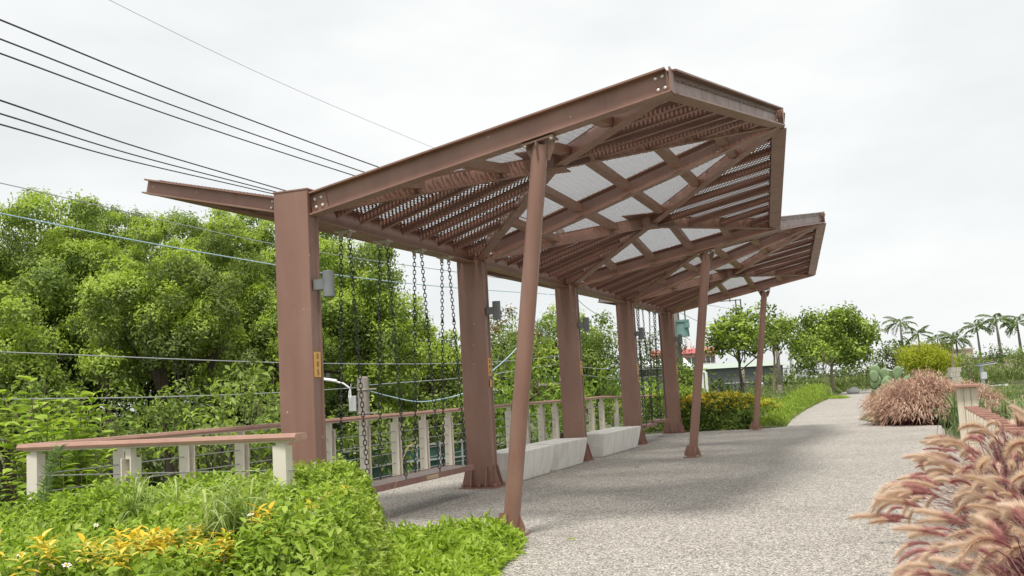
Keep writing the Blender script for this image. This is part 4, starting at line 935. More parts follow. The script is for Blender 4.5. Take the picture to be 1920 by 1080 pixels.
def fountain(name, label, base, n_pl, n_bl, reach, hgt, seed, az=(0, 6.283)):
    rng = np.random.default_rng(seed); n_bl = int(n_bl * 1.4); b = Vector(base); t = thing(name, label, 'grass', b, 0, 'fountain grass clumps in the right foreground')
    bp = rng.normal(0, .10, (n_bl, 3)) * np.array([1, 1, 0]); a = rng.uniform(*az, n_bl); rr = rng.uniform(.15, 1.0, n_bl) * reach * .9
    tp_ = np.stack([np.cos(a) * rr, np.sin(a) * rr, hgt * rng.uniform(.3, 1.12, n_bl) * (1 - .4 * rr / reach)], -1) + bp
    blade_obj('blades', blades(bp, tp_, rng.uniform(.005, .011, n_bl), hgt * rng.uniform(.05, .35, n_bl), rng, 7), M['maroon'], t, kind='stuff')
    stalk = MB()
    for k in range(n_pl):
        a = rng.uniform(*az); rr = reach * math.sqrt(rng.uniform(.03, 1)); z_ = hgt * (1.02 - .55 * (rr / reach) ** 1.6) * rng.uniform(.85, 1.12)
        out_d = Vector((math.cos(a), math.sin(a), 0)); e = out_d * rr + Vector((0, 0, z_)); m1 = out_d * rr * .35 + Vector((0, 0, z_ * .72))
        pts = [Vector((rng.normal(0, .06), rng.normal(0, .06), 0)), m1, e]
        cv = [pts[0] * ((1 - q) ** 2) + m1 * (2 * q * (1 - q)) + e * q * q for q in np.linspace(0, 1, 6)]
        stalk.tube(cv, [.0022, .002, .002, .0018, .0017, .0016], 4, False)
        d = (cv[-1] - cv[-2]).normalized(); o = link('plume', PV[int(rng.integers(10))], t); o.location = e
        x = d; y = UP.cross(x).normalized(); z = x.cross(y); 
        m3 = Matrix((x, y, z)).transposed(); o.rotation_mode = 'QUATERNION'; o.rotation_quaternion = (m3 @ Matrix.Rotation(rng.normal(0, .35), 3, 'X')).to_quaternion(); sc = rng.uniform(.75, 1.25); o.scale = (sc, sc, sc)
    stalk.build('stalks', M['straw'], t, kind='stuff')
    return t
fountain('fountain_grass', 'nearest maroon fountain grass clump with big tan plumes at the lower right corner', (2.92, 5.5, 0), 70, 620, .80, .74, 301)
fountain('fountain_grass', 'maroon fountain grass clump spilling over the path edge in the lower right', (3.2, 6.75, 0), 76, 700, .84, .78, 302)
fountain('fountain_grass', 'maroon fountain grass clump in front of the low timber fence', (3.85, 7.9, 0), 70, 900, .9, .92, 303)
fountain('fountain_grass', 'fountain grass clump cut by the right edge of the picture', (3.6, 6.3, 0), 60, 800, .85, .96, 304)
fountain('fountain_grass', 'farthest of the foreground fountain grass clumps, against the fence posts', (4.35, 9.0, 0), 46, 600, .8, .88, 305)

fountain('fountain_grass', 'low fountain grass clump along the bottom edge of the picture', (2.5, 4.85, 0), 60, 500, .72, .62, 306)

# mid-distance fountain grass mound
def mound(name, label, base, rx, h, n_pl, n_bl, seed, ln=.28):
    rng = np.random.default_rng(seed); b = Vector(base); t = thing(name, label, 'grass', b, 0, 'fountain grass mounds beside the path')
    def lump(d): return (1 + .10 * np.sin(d[:, :1] * 5 + seed) * np.cos(d[:, 1:2] * 4 + seed * 2) + .06 * np.sin(d[:, :1] * 11 + d[:, 2:] * 9 + seed))
    d = rdir(n_bl * 3, rng); d = d[d[:, 2] > -.05][:n_bl]; k = len(d)
    bp = rng.normal(0, .35 * rx, (k, 3)) * np.array([1, 1, 0]); tp_ = d * np.array([rx, rx, h]) * lump(d) * rng.uniform(.65, 1.06, (k, 1)); tp_[:, 2] = np.maximum(tp_[:, 2], .05)
    bp = bp * .3 + tp_ * np.array([.55, .55, 0])
    blade_obj('blades', blades(bp, tp_, .016, .1, rng, 4), M['maroon'], t, kind='stuff')
    d = rdir(n_pl * 4, rng); d = d[d[:, 2] > .12 + .25 * rng.uniform(size=len(d))][:n_pl]; k = len(d); p = d * np.array([rx, rx, h]) * lump(d) * rng.uniform(.70, 1.06, (k, 1))
    dr = unit(d * np.array([1, 1, .45]) * .8 + rng.normal(0, .45, (k, 3)) + np.array([0, 0, .42]))
    Vs, Fs = [], []; off_ = 0
    for a in (0, 1):
        s_ = unit(np.cross(dr, np.array([0, 0, 1.0]) if a == 0 else rng.normal(size=(k, 3)))) * .0075
        L_ = (ln * rng.uniform(.7, 1.3, k))[:, None]; dn = np.array([0, 0, -1.0])
        m1 = p + dr * L_ * .5; e = p + dr * L_ * .92 + dn * L_ * .4
        V = np.stack([p, m1 - s_, m1 + s_, m1 * .35 + e * .65 - s_ * .9, m1 * .35 + e * .65 + s_ * .9, e], 1).reshape(-1, 3); f = np.array([[0, 1, 2], [1, 3, 2], [2, 3, 4], [3, 5, 4]])
        Vs.append(V); Fs.append((np.arange(k)[:, None, None] * 6 + f[None]).reshape(-1, 3) + off_); off_ += len(V)
    link('plumes', mesh_np('plumes', np.concatenate(Vs), np.concatenate(Fs)), t, M['plume_mid'], 'stuff'); return t
mound('fountain_grass_mound', 'large dusty pink fountain grass mound at the bend of the path', (10.9, 27.5, -.05), 1.5, 1.2, 9000, 3200, 401)
mound('fountain_grass_mound', 'pink fountain grass mound behind the tall fence end panel', (11.75, 26.9, -.15), .95, 1.05, 3600, 2000, 402)
mound('fountain_grass_mound', 'small far fountain grass mound left of the path bend', (11.7, 30.6, -.05), 1.1, .95, 3000, 1400, 403)
mound('fountain_grass_mound', 'tan grass mound between fence end panel and pond', (10.6, 22.4, -.35), .9, .95, 500, 900, 404)

# ------------------------------------------------------------------ low timber fence on the right
fd = (Vector((4.33, 9.0, 0)) - Vector((5.9, 13.2, 0))).normalized(); fx = fd.cross(UP).normalized()
fo = Vector((6.3, 14.4, 0)); fen = thing('timber_fence', 'low cream timber fence with rusty caps and a taller end panel beside the fountain grass', 'fence', fo)
for k in range(3):
    MB().box(fx * (-.092 + .092 * k) + Vector((0, 0, .57)), (.088, .07, 1.12), fx, fd).build('end_plank', M['timber'], fen, bevel=.004)
MB().box(Vector((0, 0, 1.15)), (.34, .26, .035), fx, fd).build('end_cap', M['cap'], fen, bevel=.004)
for k in range(13):
    p = fd * (.75 + .5 * k)
    MB().box(p + Vector((0, 0, .43)), (.15, .05, .86), fx, fd).build('board', M['timber'], fen, bevel=.004)
    MB().box(p + Vector((0, 0, .875)), (.18, .065, .026), fx, fd).build('cap', M['cap'], fen)
MB().box(fd * 3.6 + Vector((0, 0, .30)), (.04, 6.6, .09), fx, fd).build('rail', M['timber'], fen)

# reeds by the pond
for k, (x, y, lab) in enumerate([(8.6, 17.6, 'green reed clump behind the fence caps'), (9.8, 19.2, 'green reed clump at the right edge near the pond'), (9.0, 20.8, 'green reed clump near the pond edge')]):
    n = 160; b0 = Vector((x, y, gz(x, y))); t = thing('reed_clump', lab, 'reeds', b0, 0, 'reeds by the pond'); bp = rng.normal(0, .22, (n, 3)) * np.array([1, 1, 0]); a = rng.uniform(0, 6.28, n); rr = rng.uniform(.1, .8, n)
    blade_obj('blades', blades(bp, np.stack([np.cos(a) * rr, np.sin(a) * rr, rng.uniform(.4, 1.05, n)], -1), rng.uniform(.018, .035, n), .25, rng, 6), M['reed'], t)

# ------------------------------------------------------------------ far left verge : croton hedge, weeds
def box_hedge(name, label, ctr, size, mat, mat2, n, leaf, seed, cat='hedge', rz=0, top_only=.5):
    rng = np.random.default_rng(seed); t = thing(name, label, cat, ctr, rz)
    d = rdir(n, rng); d[:, 2] = np.abs(d[:, 2]) * 1.1; m = np.max(np.abs(d / np.array([1, 1, 1.0])), axis=1, keepdims=True); e = d / np.maximum(m, .0001); e = e * .72 + unit(d) * .28
    bmp = 1 + .10 * np.sin(e[:, :1] * 7 + seed) * np.cos(e[:, 1:2] * 6 + e[:, 2:] * 5)
    p = e * bmp * np.array([size[0] / 2, size[1] / 2, size[2]]) * (1 - np.abs(rng.normal(0, .08, (n, 1)))); p[:, 2] = np.maximum(.03, p[:, 2])
    yel = (rng.uniform(size=n) < top_only * smooth(.45, 1.0, p[:, 2] / size[2]))
    for nm_, sel, mt in (('leaves', ~yel, mat), ('yellow_leaves', yel, mat2)):
        if sel.any():
            dd = unit(d[sel] * .6 + rdir(sel.sum(), rng)); nm = unit(d[sel] * .6 + np.array([0, 0, .5]) + rdir(sel.sum(), rng) * .5)
            leaf_obj(nm_, leaf_geo(p[sel], dd, nm, rng.uniform(.6, 1.2, sel.sum()) * leaf[0], leaf[1]), M[mt], t, None, 'stuff')
    st_ = MB()
    for k in range(8): st_.tube([(rng.uniform(-.3, .3) * size[0], rng.uniform(-.3, .3) * size[1], 0), (rng.uniform(-.35, .35) * size[0], rng.uniform(-.35, .35) * size[1], size[2] * .8)], [.02, .006], 5)
    st_.build('stems', M['bark'], t, kind='stuff'); return t
hr = math.atan2(-.36, 1.5)
box_hedge('croton_hedge', 'clipped croton hedge with yellow top leaves behind the far slanted posts', (5.75, 30.3, -.02), (2.3, 1.3, 1.02), 'leaf_tree', 'leaf_yellow', 9000, (.13, .055), 501, rz=hr, top_only=.55)
box_hedge('croton_bush', 'loose yellow-green croton bush right of the farthest slanted post', (7.7, 33.2, -.02), (1.5, 1.2, .75), 'leaf_hedge', 'leaf_yellow', 3500, (.12, .05), 502, 'bush', top_only=.45)
box_hedge('green_bush', 'green bush behind the farthest column and hedge', (5.0, 32.4, -.02), (2.0, 1.4, 1.25), 'leaf_tree', 'leaf_young', 5000, (.13, .055), 503, 'bush', top_only=.3)
# weeds along the far left edge of the path (uncountable)
rng = np.random.default_rng(9)
def verge(name, label, cat, line, wid, hgt, dens, leaf, mat, seed, side=-1):
    rng = np.random.default_rng(seed); ps = []
    for (a, b, ha, hb_) in line:
        a, b = np.array(a), np.array(b); L_ = np.hypot(*(b - a)); n = int(L_ * dens); t = rng.uniform(0, 1, n); d = (b - a) / L_; nrm = np.array([-d[1], d[0]]) * -side
        q = rng.uniform(0, 1, n); xy = a + (b - a) * t[:, None] - nrm * (q * wid)[:, None] * -1
        hh = (ha + (hb_ - ha) * t) * smooth(-.05, .22, q) * (.7 + .3 * np.sin(t * L_ * 1.9 + q * 6) ** 2)
        ps.append(np.stack([xy[:, 0], xy[:, 1], ground_z(xy[:, 0], xy[:, 1]) + .02 + hh * rng.uniform(.2, 1.1, n)], -1))
    p = np.concatenate(ps); d = unit(rdir(len(p), rng) * .8 + np.array([0, 0, .9])); nm = unit(rdir(len(p), rng) + np.array([0, -.6, .5]))
    o = leaf_obj(name, leaf_geo(p, d, nm, rng.uniform(.6, 1.3, len(p)) * leaf[0], leaf[1]), M[mat], None, None, 'stuff'); return tag(o, label, cat)
lv = [((6.9, 29.6), (7.7, 29.9), .25, .3), ((7.7, 29.9), (9.3, 35), .3, .55), ((9.3, 35), (12.3, 44), .5, .8), ((12.3, 44), (16.2, 55), .8, .9), ((16.2, 55), (20.4, 66.5), .9, .8), ((20.4, 66.5), (26, 82), .8, .9), ((26, 82), (34, 104), .9, 1.0), ((34, 104), (43, 130), 1, 1)]
verge('verge_weeds', 'long bank of grass and pale weeds along the left edge of the far path', 'weeds', lv, 4.5, 1, 620, (.17, .03), 'weeds', 31, side=-1)
verge('verge_grass', 'bright short grass strip along the left path edge beyond the pavilion', 'grass', lv[:5], .55, .35, 300, (.13, .03), 'leaf_hedge', 32, side=-1)
rv = [((11.2, 31.0), (13.4, 37), .2, .4), ((13.4, 37), (16.4, 44.5), .4, .6), ((16.4, 44.5), (20.1, 54), .5, .5), ((20.1, 54), (23.4, 62.5), .5, .5), ((23.4, 62.5), (32, 85), .5, .7)]
verge('bank_grass', 'grassy strip along the right side of the far path', 'grass', rv, 5.0, 1, 300, (.18, .035), 'weeds', 33, side=1)
# little grass island in the path
isl = verge('grass_island', 'small bright grass island in the middle of the far path', 'grass', [((19.3, 60.5), (23.2, 66.5), .12, .14)], 1.1, .2, 900, (.12, .03), 'leaf_lime', 34, side=-1)
# reddish grass bank beyond the pond
bk = [((24, 82), (36, 81), .9, 1.0), ((36, 81), (50, 80), 1, 1.1), ((50, 80), (66, 74), 1.1, 1.2)]
verge('pond_bank_grass', 'green and reddish grass bank on the far side of the pond', 'grass', bk, 3, 1.4, 420, (.45, .06), 'weeds', 35, side=-1)

# ------------------------------------------------------------------ trees and bushes in the right background
def bgtree(name, label, px, pt, pb, wpx, d, pbase, nl, leaf, per, k, mats, young, r0, seed, bark='palebark', cat='tree', extra=(), lo=-.5, group='trees along the far path', spread=.2, fr=(.26, .42)):
    c, R = T(px, pt, pb, wpx, d); base = at(pbase, pb, d); base = Vector((base.x, base.y, gz(base.x, base.y)))
    return tree(name, label, base, c, R, nl, leaf, per=per, k=k, spread=spread, mats=mats, young=young, r0=r0, seed=seed, bark=bark, cat=cat, lo=lo, group=group, fr=fr)
bgtree('small_tree', 'umbrella-shaped small tree between the two farthest slanted posts', 1378, 580, 690, 108, 46, 1390, 18, (.22, .10), 72, 13, ('leaf_small', 'leaf_young'), .35, .09, 601, 'bark', lo=-.6, spread=.16, fr=(.18, .40))
bgtree('small_tree', 'small tree just right of the farthest slanted post', 1452, 582, 690, 88, 50, 1446, 15, (.22, .10), 66, 12, ('leaf_small', 'leaf_young'), .3, .08, 602, lo=-.35, spread=.17, fr=(.24, .36))
bgtree('leafy_tree', 'big leafy tree left of the far end of the path', 1562, 588, 725, 140, 74, 1560, 28, (.30, .14), 42, 13, ('leaf_small', 'leaf_young'), .25, .14, 603, spread=.26)
bgtree('small_tree', 'pale multi-stemmed young tree in front of the big leafy tree', 1543, 645, 700, 62, 62, 1546, 9, (.2, .08), 40, 8, ('leaf_small', 'leaf_young'), .4, .06, 604, lo=-.2, spread=.18)
bgtree('dark_tree', 'dark rounded tree left of the palms', 1682, 642, 705, 92, 100, 1682, 14, (.36, .16), 20, 8, ('leaf_dark', 'leaf_tree'), .2, .15, 605, 'bark', spread=.35)
bgtree('lemon_bush', 'yellow-green rounded bush behind the fountain grass mound', 1738, 656, 712, 100, 52, 1738, 22, (.17, .05), 190, 12, ('leaf_lemon', 'leaf_lemon'), .2, .05, 606, cat='bush', spread=.16)
for k, (px, pt, pb, w, d, lab) in enumerate([(1818, 660, 712, 62, 70, 'dark green bush left of the solar lamp'), (1765, 640, 690, 56, 96, 'dark bush below the beige building'), (1868, 655, 690, 40, 96, 'clipped dark bush behind the solar lamp'), (1910, 640, 720, 60, 88, 'dark bushy tree at the right edge beyond the pond'), (1640, 690, 715, 40, 84, 'low bush at the far end of the path'), (1590, 690, 716, 60, 90, 'low mixed bush beside the far end of the path'), (1860, 680, 735, 90, 86, 'mid green bush on the bank behind the solar lamp'),
     (1340, 712, 760, 110, 50, 'dull green bush behind the croton hedge'), (1450, 706, 745, 90, 60, 'dark bush behind the small trees'), (1290, 690, 745, 50, 44, 'bush beside the farthest column'), (1500, 712, 745, 60, 72, 'low dark bush left of the big leafy tree')]):
    bgtree('background_bush', lab, px, pt, pb, w, d, px, 10, (.24, .11), 26, 8, ('leaf_dark' if k % 3 else 'leaf_tree', 'leaf_tree'), .25, .06, 620 + k, cat='bush', group='bushes in the right background', spread=.25)
# distant green belt
rng = np.random.default_rng(55)
belt = []
for k in range(160):
    a = rng.uniform(-.55, .65); d = rng.uniform(150, 260); xx, yy = math.sin(a) * d, math.cos(a) * d
    belt.append((np.array([xx, yy, -1.5]), np.array([6, 6, rng.uniform(2.0, 4.2)])))
tw, tn = crown_points(belt, 2.2, rng, lo=-.1)
o = leaf_obj('distant_greenery', tuft_leaves(tw, tn, 4, .6, .9, .45, rng), M['leaf_dark'], None, None, 'stuff'); tag(o, 'low belt of distant greenery along the horizon', 'greenery')

# palms
def palm(label, px, py, d, pbase, seed, size=1.0):
    rng = np.random.default_rng(seed); top = at(px, py, d); z0 = gz(top.x, top.y); bx = at(pbase, py, d); base = Vector((bx.x, top.y, -.6))
    t = thing('palm_tree', label, 'palm', base, 0, 'palms beyond the pond'); tp_ = top - base
    MB().tube([Vector((0, 0, -.3)), tp_ * .3, tp_ * .7, tp_], [.19 * size, .16 * size, .14 * size, .09 * size], 10).build('trunk', M['palmbark'], t, sm=True)
    MB().tube([tp_ - Vector((0, 0, .1)), tp_ + Vector((0, 0, .8 * size))], [.10 * size, .04], 8).build('crownshaft', M['leaf_small'], t)
    nf = int(rng.integers(10, 16)); e0 = rng.uniform(1.0, 1.35); dr_ = rng.uniform(1.1, 1.6); rot_ = rng.uniform(0, 6)
    for k in range(nf):
        a = rot_ + k * 2.4 + rng.uniform(-.3, .3); el = e0 - 1.3 * (k / (nf - 1)) + rng.normal(0, .08); L_ = 2.2 * size * rng.uniform(.85, 1.1); out_d = np.array([math.cos(a), math.sin(a), 0]); ps, ds, ns = [], [], []
        q = np.linspace(0, 1, 26); ang_ = el - dr_ * q; st = L_ / 25; pt = np.array(tp_) + np.array([0, 0, .35 * size]); line = []
        for w in range(26):
            pt = pt + (out_d * math.cos(ang_[w]) + np.array([0, 0, math.sin(ang_[w])])) * st; line.append(pt.copy())
        sdv = np.array([-out_d[1], out_d[0], 0])
        for w in range(3, 26):
            for g in (-1, 1):
                ps.append(line[w]); ds.append(sdv * g * .8 + out_d * .5 + np.array([0, 0, -.35 + rng.normal(0, .15)])); ns.append([0, 0, 1.0])
        ps, ds, ns = map(np.array, (ps, ds, ns)); wl = np.repeat(np.sin(np.linspace(.35, 3.0, 23)), 2) * .62 * size
        V1, F1 = leaf_geo(ps, ds, ns, wl, .10 * size, fold=.1); link('frond', mesh_np('frond', V1, F1), t, M['frond'])
for k, (px, py, d, pb_, sz, lab) in enumerate([(1688, 611, 118, 1690, 1.05, 'leftmost palm of the row beyond the pond'), (1722, 633, 122, 1726, 1.0, 'second palm from the left, leaning beside the first'), (1758, 642, 125, 1759, .95, 'short palm in front of the beige building, left one'), (1793, 644, 120, 1796, 1.05, 'short palm in front of the beige building, right one'), (1832, 620, 128, 1836, 1.0, 'slim palm right of the beige building'), (1868, 606, 118, 1874, 1.15, 'tallest palm near the right edge'), (1908, 613, 120, 1912, 1.1, 'palm at the right edge of the picture')]):
    palm(lab, px, py, d, pb_, 700 + k, sz)

# prickly pear cactus
cb = at(1664, 715, 41); cb = Vector((cb.x, cb.y, gz(cb.x, cb.y))); t = thing('prickly_pear', 'prickly pear cactus with oval pads behind the fountain grass mound', 'cactus', cb)
rng = np.random.default_rng(8)
def pad(p, rz, tilt, s):
    k, m = 14, 4; vs = []; 
    for j in range(m + 1):
        a = math.pi * j / m - math.pi / 2; y = math.sin(a) * .035; q = math.cos(a)
        for i in range(k): b = 6.2832 * i / k; vs.append((math.cos(b) * .32 * q * (1 + .12 * math.sin(b)), y, .45 + math.sin(b) * .45 * q))
    mt = Matrix.Translation(p) @ Matrix.Rotation(rz, 4, 'Z') @ Matrix.Rotation(tilt, 4, 'Y') @ Matrix.Scale(s, 4)
    fs = [(j * k + i, j * k + (i + 1) % k, (j + 1) * k + (i + 1) % k, (j + 1) * k + i) for j in range(m) for i in range(k)]
    MB().add([mt @ Vector(v) for v in vs], fs).build('pad', M['cactus'], t, sm=True)
for k in range(16):
    x = -.55 + (k % 6) * .25 + rng.uniform(-.08, .08); lvl = k // 6
    pad((x, rng.uniform(-.3, .3), [.25, .7, 1.1][lvl] + rng.uniform(-.1, .1)), rng.uniform(-.5, .5), rng.uniform(-.4, .4), rng.uniform(.55, .75))
MB().tube([(-.2, 0, -.1), (-.1, 0, .5)], .12, 8).build('stem', M['cactus'], t)

# ------------------------------------------------------------------ small things in the right background
# solar lamp
sb = at(1845, 733, 60); t = thing('solar_lamp', 'grey solar lamp post with tilted panel at the pond edge', 'lamp', (sb.x, sb.y, sb.z))
hgt = (at(1839, 686, 60) - sb).z
MB().tube([(0, 0, -1), (0, 0, hgt)], .10, 12).build('post', M['greybox'], t)
MB().box((.25, 0, hgt + .12), (1.0, .7, .06), Vector((.98, 0, .1)).normalized(), Vector((0, 1, 0)), Vector((-.1, 0, .98)).normalized()).build('panel', M['darkgrey'], t)
MB().box((.25, 0, hgt + .075), (1.04, .74, .04), Vector((.98, 0, .1)).normalized(), Vector((0, 1, 0)), Vector((-.1, 0, .98)).normalized()).build('panel_frame', M['greybox'], t)
MB().box((0, -.15, hgt * .62), (.32, .2, .4)).build('battery_box', M['greybox'], t)
MB().tube([(.05, 0, hgt * .16), (1.25, 0, hgt * .2)], .04, 8).build('arm', M['greybox'], t); MB().box((1.3, 0, hgt * .19), (.2, .14, .12)).build('lamp_head', M['white'], t)
# stone pillar
sp_ = at(1790, 712, 46); t = thing('stone_pillar', 'short pale stone pillar behind the fountain grass mound', 'pillar', (sp_.x, sp_.y, -.3)); top_z = at(1790, 689, 46).z + .3
for k in range(8):
    z_ = top_z * (k + .5) / 8
    for q in (-1, 1): MB().box((q * .112 + (.03 if k % 2 else -.03), 0, z_), (.215, .42, top_z / 8 - .012)).build('stone', M['stone'], t, bevel=.01)
MB().tube([(0, 0, top_z), (0, 0, top_z + .65)], .05, 8).build('rod', M['palebark'], t)
# concrete stakes, rock, pvc pipes
for (px, pb, pt, d, lab) in ((1465, 765, 722, 47.5, 'concrete marker stake in the weeds left of the far path'), (1557, 744, 728, 66, 'small far concrete marker stake beside the path')):
    b0 = at(px, pb, d); z1 = at(px, pt, d).z; o = MB().hexa([(-.12, -.1, 0), (.12, -.1, 0), (.12, .1, 0), (-.12, .1, 0)], [(-.1, -.08, z1), (.1, -.08, z1), (.1, .08, z1), (-.1, .08, z1)]).build('marker_stake', M['pole'], None, bevel=.015); o.location = (b0.x, b0.y, 0); tag(o, lab, 'stake', 'concrete marker stakes')
rb_ = atz(1600, 738, 0); rng = np.random.default_rng(4)
bmk = bmesh.new(); bmesh.ops.create_icosphere(bmk, subdivisions=3, radius=1)
for v in bmk.verts: v.co *= 1 + .16 * math.sin(v.co.x * 3 + 1) * math.cos(v.co.y * 4) + rng.normal(0, .02)
me_ = bpy.data.meshes.new('white_rock'); bmk.to_mesh(me_); bmk.free(); o = link('white_rock', me_, None, varied('white_stone', (.55, .54, .52), (.72, .71, .69), 3, .8, bs=.5)); o.location = (rb_.x, rb_.y, .18); o.scale = (.5, .35, .26); tag(o, 'white rock lying where the far path narrows', 'rock')
pv = at(1322, 740, 38); t = thing('standpipe', 'pair of white standpipes behind the croton hedge', 'pipe', (pv.x, pv.y, 0)); z1 = at(1320, 692, 38).z
for q, zz in ((-.06, z1), (.09, z1 - .12)): MB().tube([(q, 0, -.5), (q, 0, zz)], .055, 10).build('pipe', M['white'], t)
MB().tube([(-.3, 0, z1 - .15), (-.06, 0, z1 - .08), (.09, 0, z1 - .14)], .04, 8).build('elbow', M['white'], t)
# bamboo ladder behind the far swings
lb = at(1213, 800, 40); t = thing('bamboo_ladder', 'thin pale bamboo ladder standing behind the far swings', 'ladder', (lb.x, lb.y, -.6))
for q in (-.16, .16): MB().tube([(q, 0, 0), (q * .8, .3, 1.75)], .02, 6).build('rail', M['timber'], t)
for k in range(6): MB().tube([(-.16, .05 * k, .25 + .27 * k), (.16, .05 * k, .25 + .27 * k)], .014, 6).build('rung', M['timber'], t)

# fallen leaves on the path
for (px, py, lab) in ((1190, 877, 'dry brown leaf on the path near the benches'), (1062, 1012, 'small green and brown leaf on the near path'), (1168, 846, 'pale scrap at the foot of the bench pair')):
    p = atz(px, py, .012); V1, F1 = leaf_geo(np.array([[0, 0, 0]]), np.array([[.8, -.4, .15]]), np.array([[0, 0, 1.0]]), .10, .045, rich=True)
    o = link('fallen_leaf', mesh_np('fallen_leaf', V1, F1), None, M['cap'] if 'brown' in lab and 'dry' in lab else (M['leaf_hedge'] if 'green' in lab else M['white'])); o.location = p; tag(o, lab, 'leaf', 'litter on the path')

# ------------------------------------------------------------------ poles, wires
def pole(label, px, pt, pbot, d, rad, extras=None):
    top = at(px, pt, d); z0 = gz(top.x, top.y); t = thing('utility_pole', label, 'pole', (top.x, top.y, z0)); H = top.z - z0
    MB().tube([(0, 0, -.3), (0, 0, H - .06), (0, 0, H)], [rad * 1.18, rad, rad * .8], 16).build('shaft', M['pole'], t, sm=True)
    if extras: extras(t, H, rad)
    return t
def street(t, H, rad):
    MB().tube([(-rad, 0, H - .62), (-.42 * .7, -.05, H - .45), (-.30, -.05, H - .26), (-.45, -.05, H - .14), (-.65, -.05, H - .08)], [.022] * 5, 10).build('lamp_arm', M['white'], t, sm=True)
    mb = MB(); mb.prism([(-.055, -.03), (.055, -.03), (.075, 0), (.05, .045), (-.05, .045), (-.075, 0)], Vector((-.6, -.05, H - .08)), Vector((-1.02, -.05, H - .0)), Vector((0, 1, 0)), UP); mb.build('lamp_head', M['white'], t, bevel=.015)
    MB().tube([(-.8, -.05, H - .0), (-.8, -.05, H + .12)], .042, 10).build('photocell', M['darkgrey'], t)
    MB().box((-.25, -.02, H - .62), (.17, .13, .36)).build('meter_box', M['greybox'], t, bevel=.01)
    for z_ in (H - .3, H - .85): MB().tube([(0, 0, z_ - .02), (0, 0, z_ + .02)], rad * 1.12, 16).build('strap', M['zinc'], t)
    MB().box((.22, 0, H - .3), (.18, .03, .03)).build('hook', M['zinc'], t); MB().box((.2, 0, H - .86), (.22, .03, .03)).build('hook', M['zinc'], t)
pole('short concrete pole with white street lamp behind the near swing', 680, 706, 880, 24, .135, street)
def arm2(t, H, rad):
    MB().box((-.75, 0, 3.2), (1.5, .08, .09)).build('crossarm', M['zinc'], t); MB().box((-1.35, 0, 3.25), (.26, .16, .2)).build('switch_box', M['darkgrey'], t)
    for q in (0, .12): MB().tube([(-1.5 + q, 0, 3.1), (-1.38 + q, 0, 2.75)], .02, 6).build('insulator', M['straw'], t)
    MB().box((0, 0, H - .4), (1.9, .1, .12)).build('top_crossarm', M['zinc'], t)
pole('tall concrete utility pole partly hidden by the third column', 1050, 430, 790, 38, .17, arm2)
def transf(t, H, rad):
    MB().tube([(.22, -.4, 3.6), (.22, -.4, 4.25)], [.30, .26], 14).build('transformer', M['green_box'], t); MB().tube([(.22, -.4, 4.25), (.22, -.4, 4.35)], .31, 14).build('transformer_lid', M['green_box'], t)
    MB().box((.38, -.6, 4.1), (.22, .26, .24)).build('fuse_box', M['green_box'], t)
    for q in (.25, .55): MB().tube([(q - .18, -.4, 4.35), (q - .18, -.4, 4.75)], .03, 6).build('bushing', M['darkgrey'], t)
pole('concrete pole carrying a green transformer behind the farthest column', 1261, 520, 760, 46, .17, transf)
pole('plain concrete pole rising behind the small trees', 1455, 628, 720, 58, .10)
pole('concrete pole stub behind the umbrella-shaped tree', 1391, 690, 725, 60, .14)
def hframe():
    b0 = at(1385, 580, 105); t = thing('power_frame', 'thin twin-post power frame above the umbrella-shaped tree', 'pole', (b0.x, b0.y, -1)); z1 = at(1385, 561, 105).z + 1
    for q in (-.25, .25): MB().tube([(q, 0, 0), (q, 0, z1)], .07, 8).build('post', M['darkgrey'], t)
    MB().tube([(-1.9, 0, z1 - .12), (.3, 0, z1 - .06)], .05, 6).build('arm', M['darkgrey'], t); MB().box((0, 0, z1 - 1.0), (.75, .1, .15)).build('tie', M['darkgrey'], t)
hframe()
for k, (px, pt, d, lab) in enumerate([(1481, 662, 160, 'leftmost distant railway mast right of the small trees'), (1496, 668, 175, 'middle distant railway mast beside the big leafy tree'), (1507, 665, 165, 'distant railway mast nearest to the big leafy tree')]):
    q = at(px, pt, d); t = thing('railway_mast', lab, 'mast', (q.x, q.y, -1), 0, 'distant railway masts'); MB().tube([(0, 0, 0), (0, 0, q.z + 1)], .16, 8).build('post', M['greywire'], t); MB().box((1.2, 0, q.z + .1), (2.6, .12, .12)).build('arm', M['greywire'], t)
def wire(label, pts, rad, mat, sag=0):
    w = [at(px, py, d) for px, py, d in pts]; n = 14; out_ = []
    for i in range(len(w) - 1):
        p1, p2 = w[i], w[i + 1]; p0 = w[i - 1] if i else p1 * 2 - p2; p3 = w[i + 2] if i + 2 < len(w) else p2 * 2 - p1
        ta, tb, tc_ = [max((q - r_).length, .01) ** .5 for q, r_ in ((p1, p0), (p2, p1), (p3, p2))]
        m1 = ((p1 - p0) / ta - (p2 - p0) / (ta + tb) + (p2 - p1) / tb) * tb; m2 = ((p2 - p1) / tb - (p3 - p1) / (tb + tc_) + (p3 - p2) / tc_) * tb
        for k in range(n):
            t_ = k / n; h1 = 2 * t_ ** 3 - 3 * t_ ** 2 + 1; out_.append(p1 * h1 + m1 * (t_ ** 3 - 2 * t_ ** 2 + t_) + p2 * (1 - h1) + m2 * (t_ ** 3 - t_ ** 2))
    out_.append(w[-1]); o_ = out_[0].copy()
    o = MB().tube([p - o_ for p in out_], rad, 6).build('overhead_wire', M[mat], None); o.location = o_; tag(o, label, 'wire', 'overhead wires')
def ln2(x0, y0, x1, y1, xs): return y0 + (y1 - y0) * (xs - x0) / (x1 - x0)
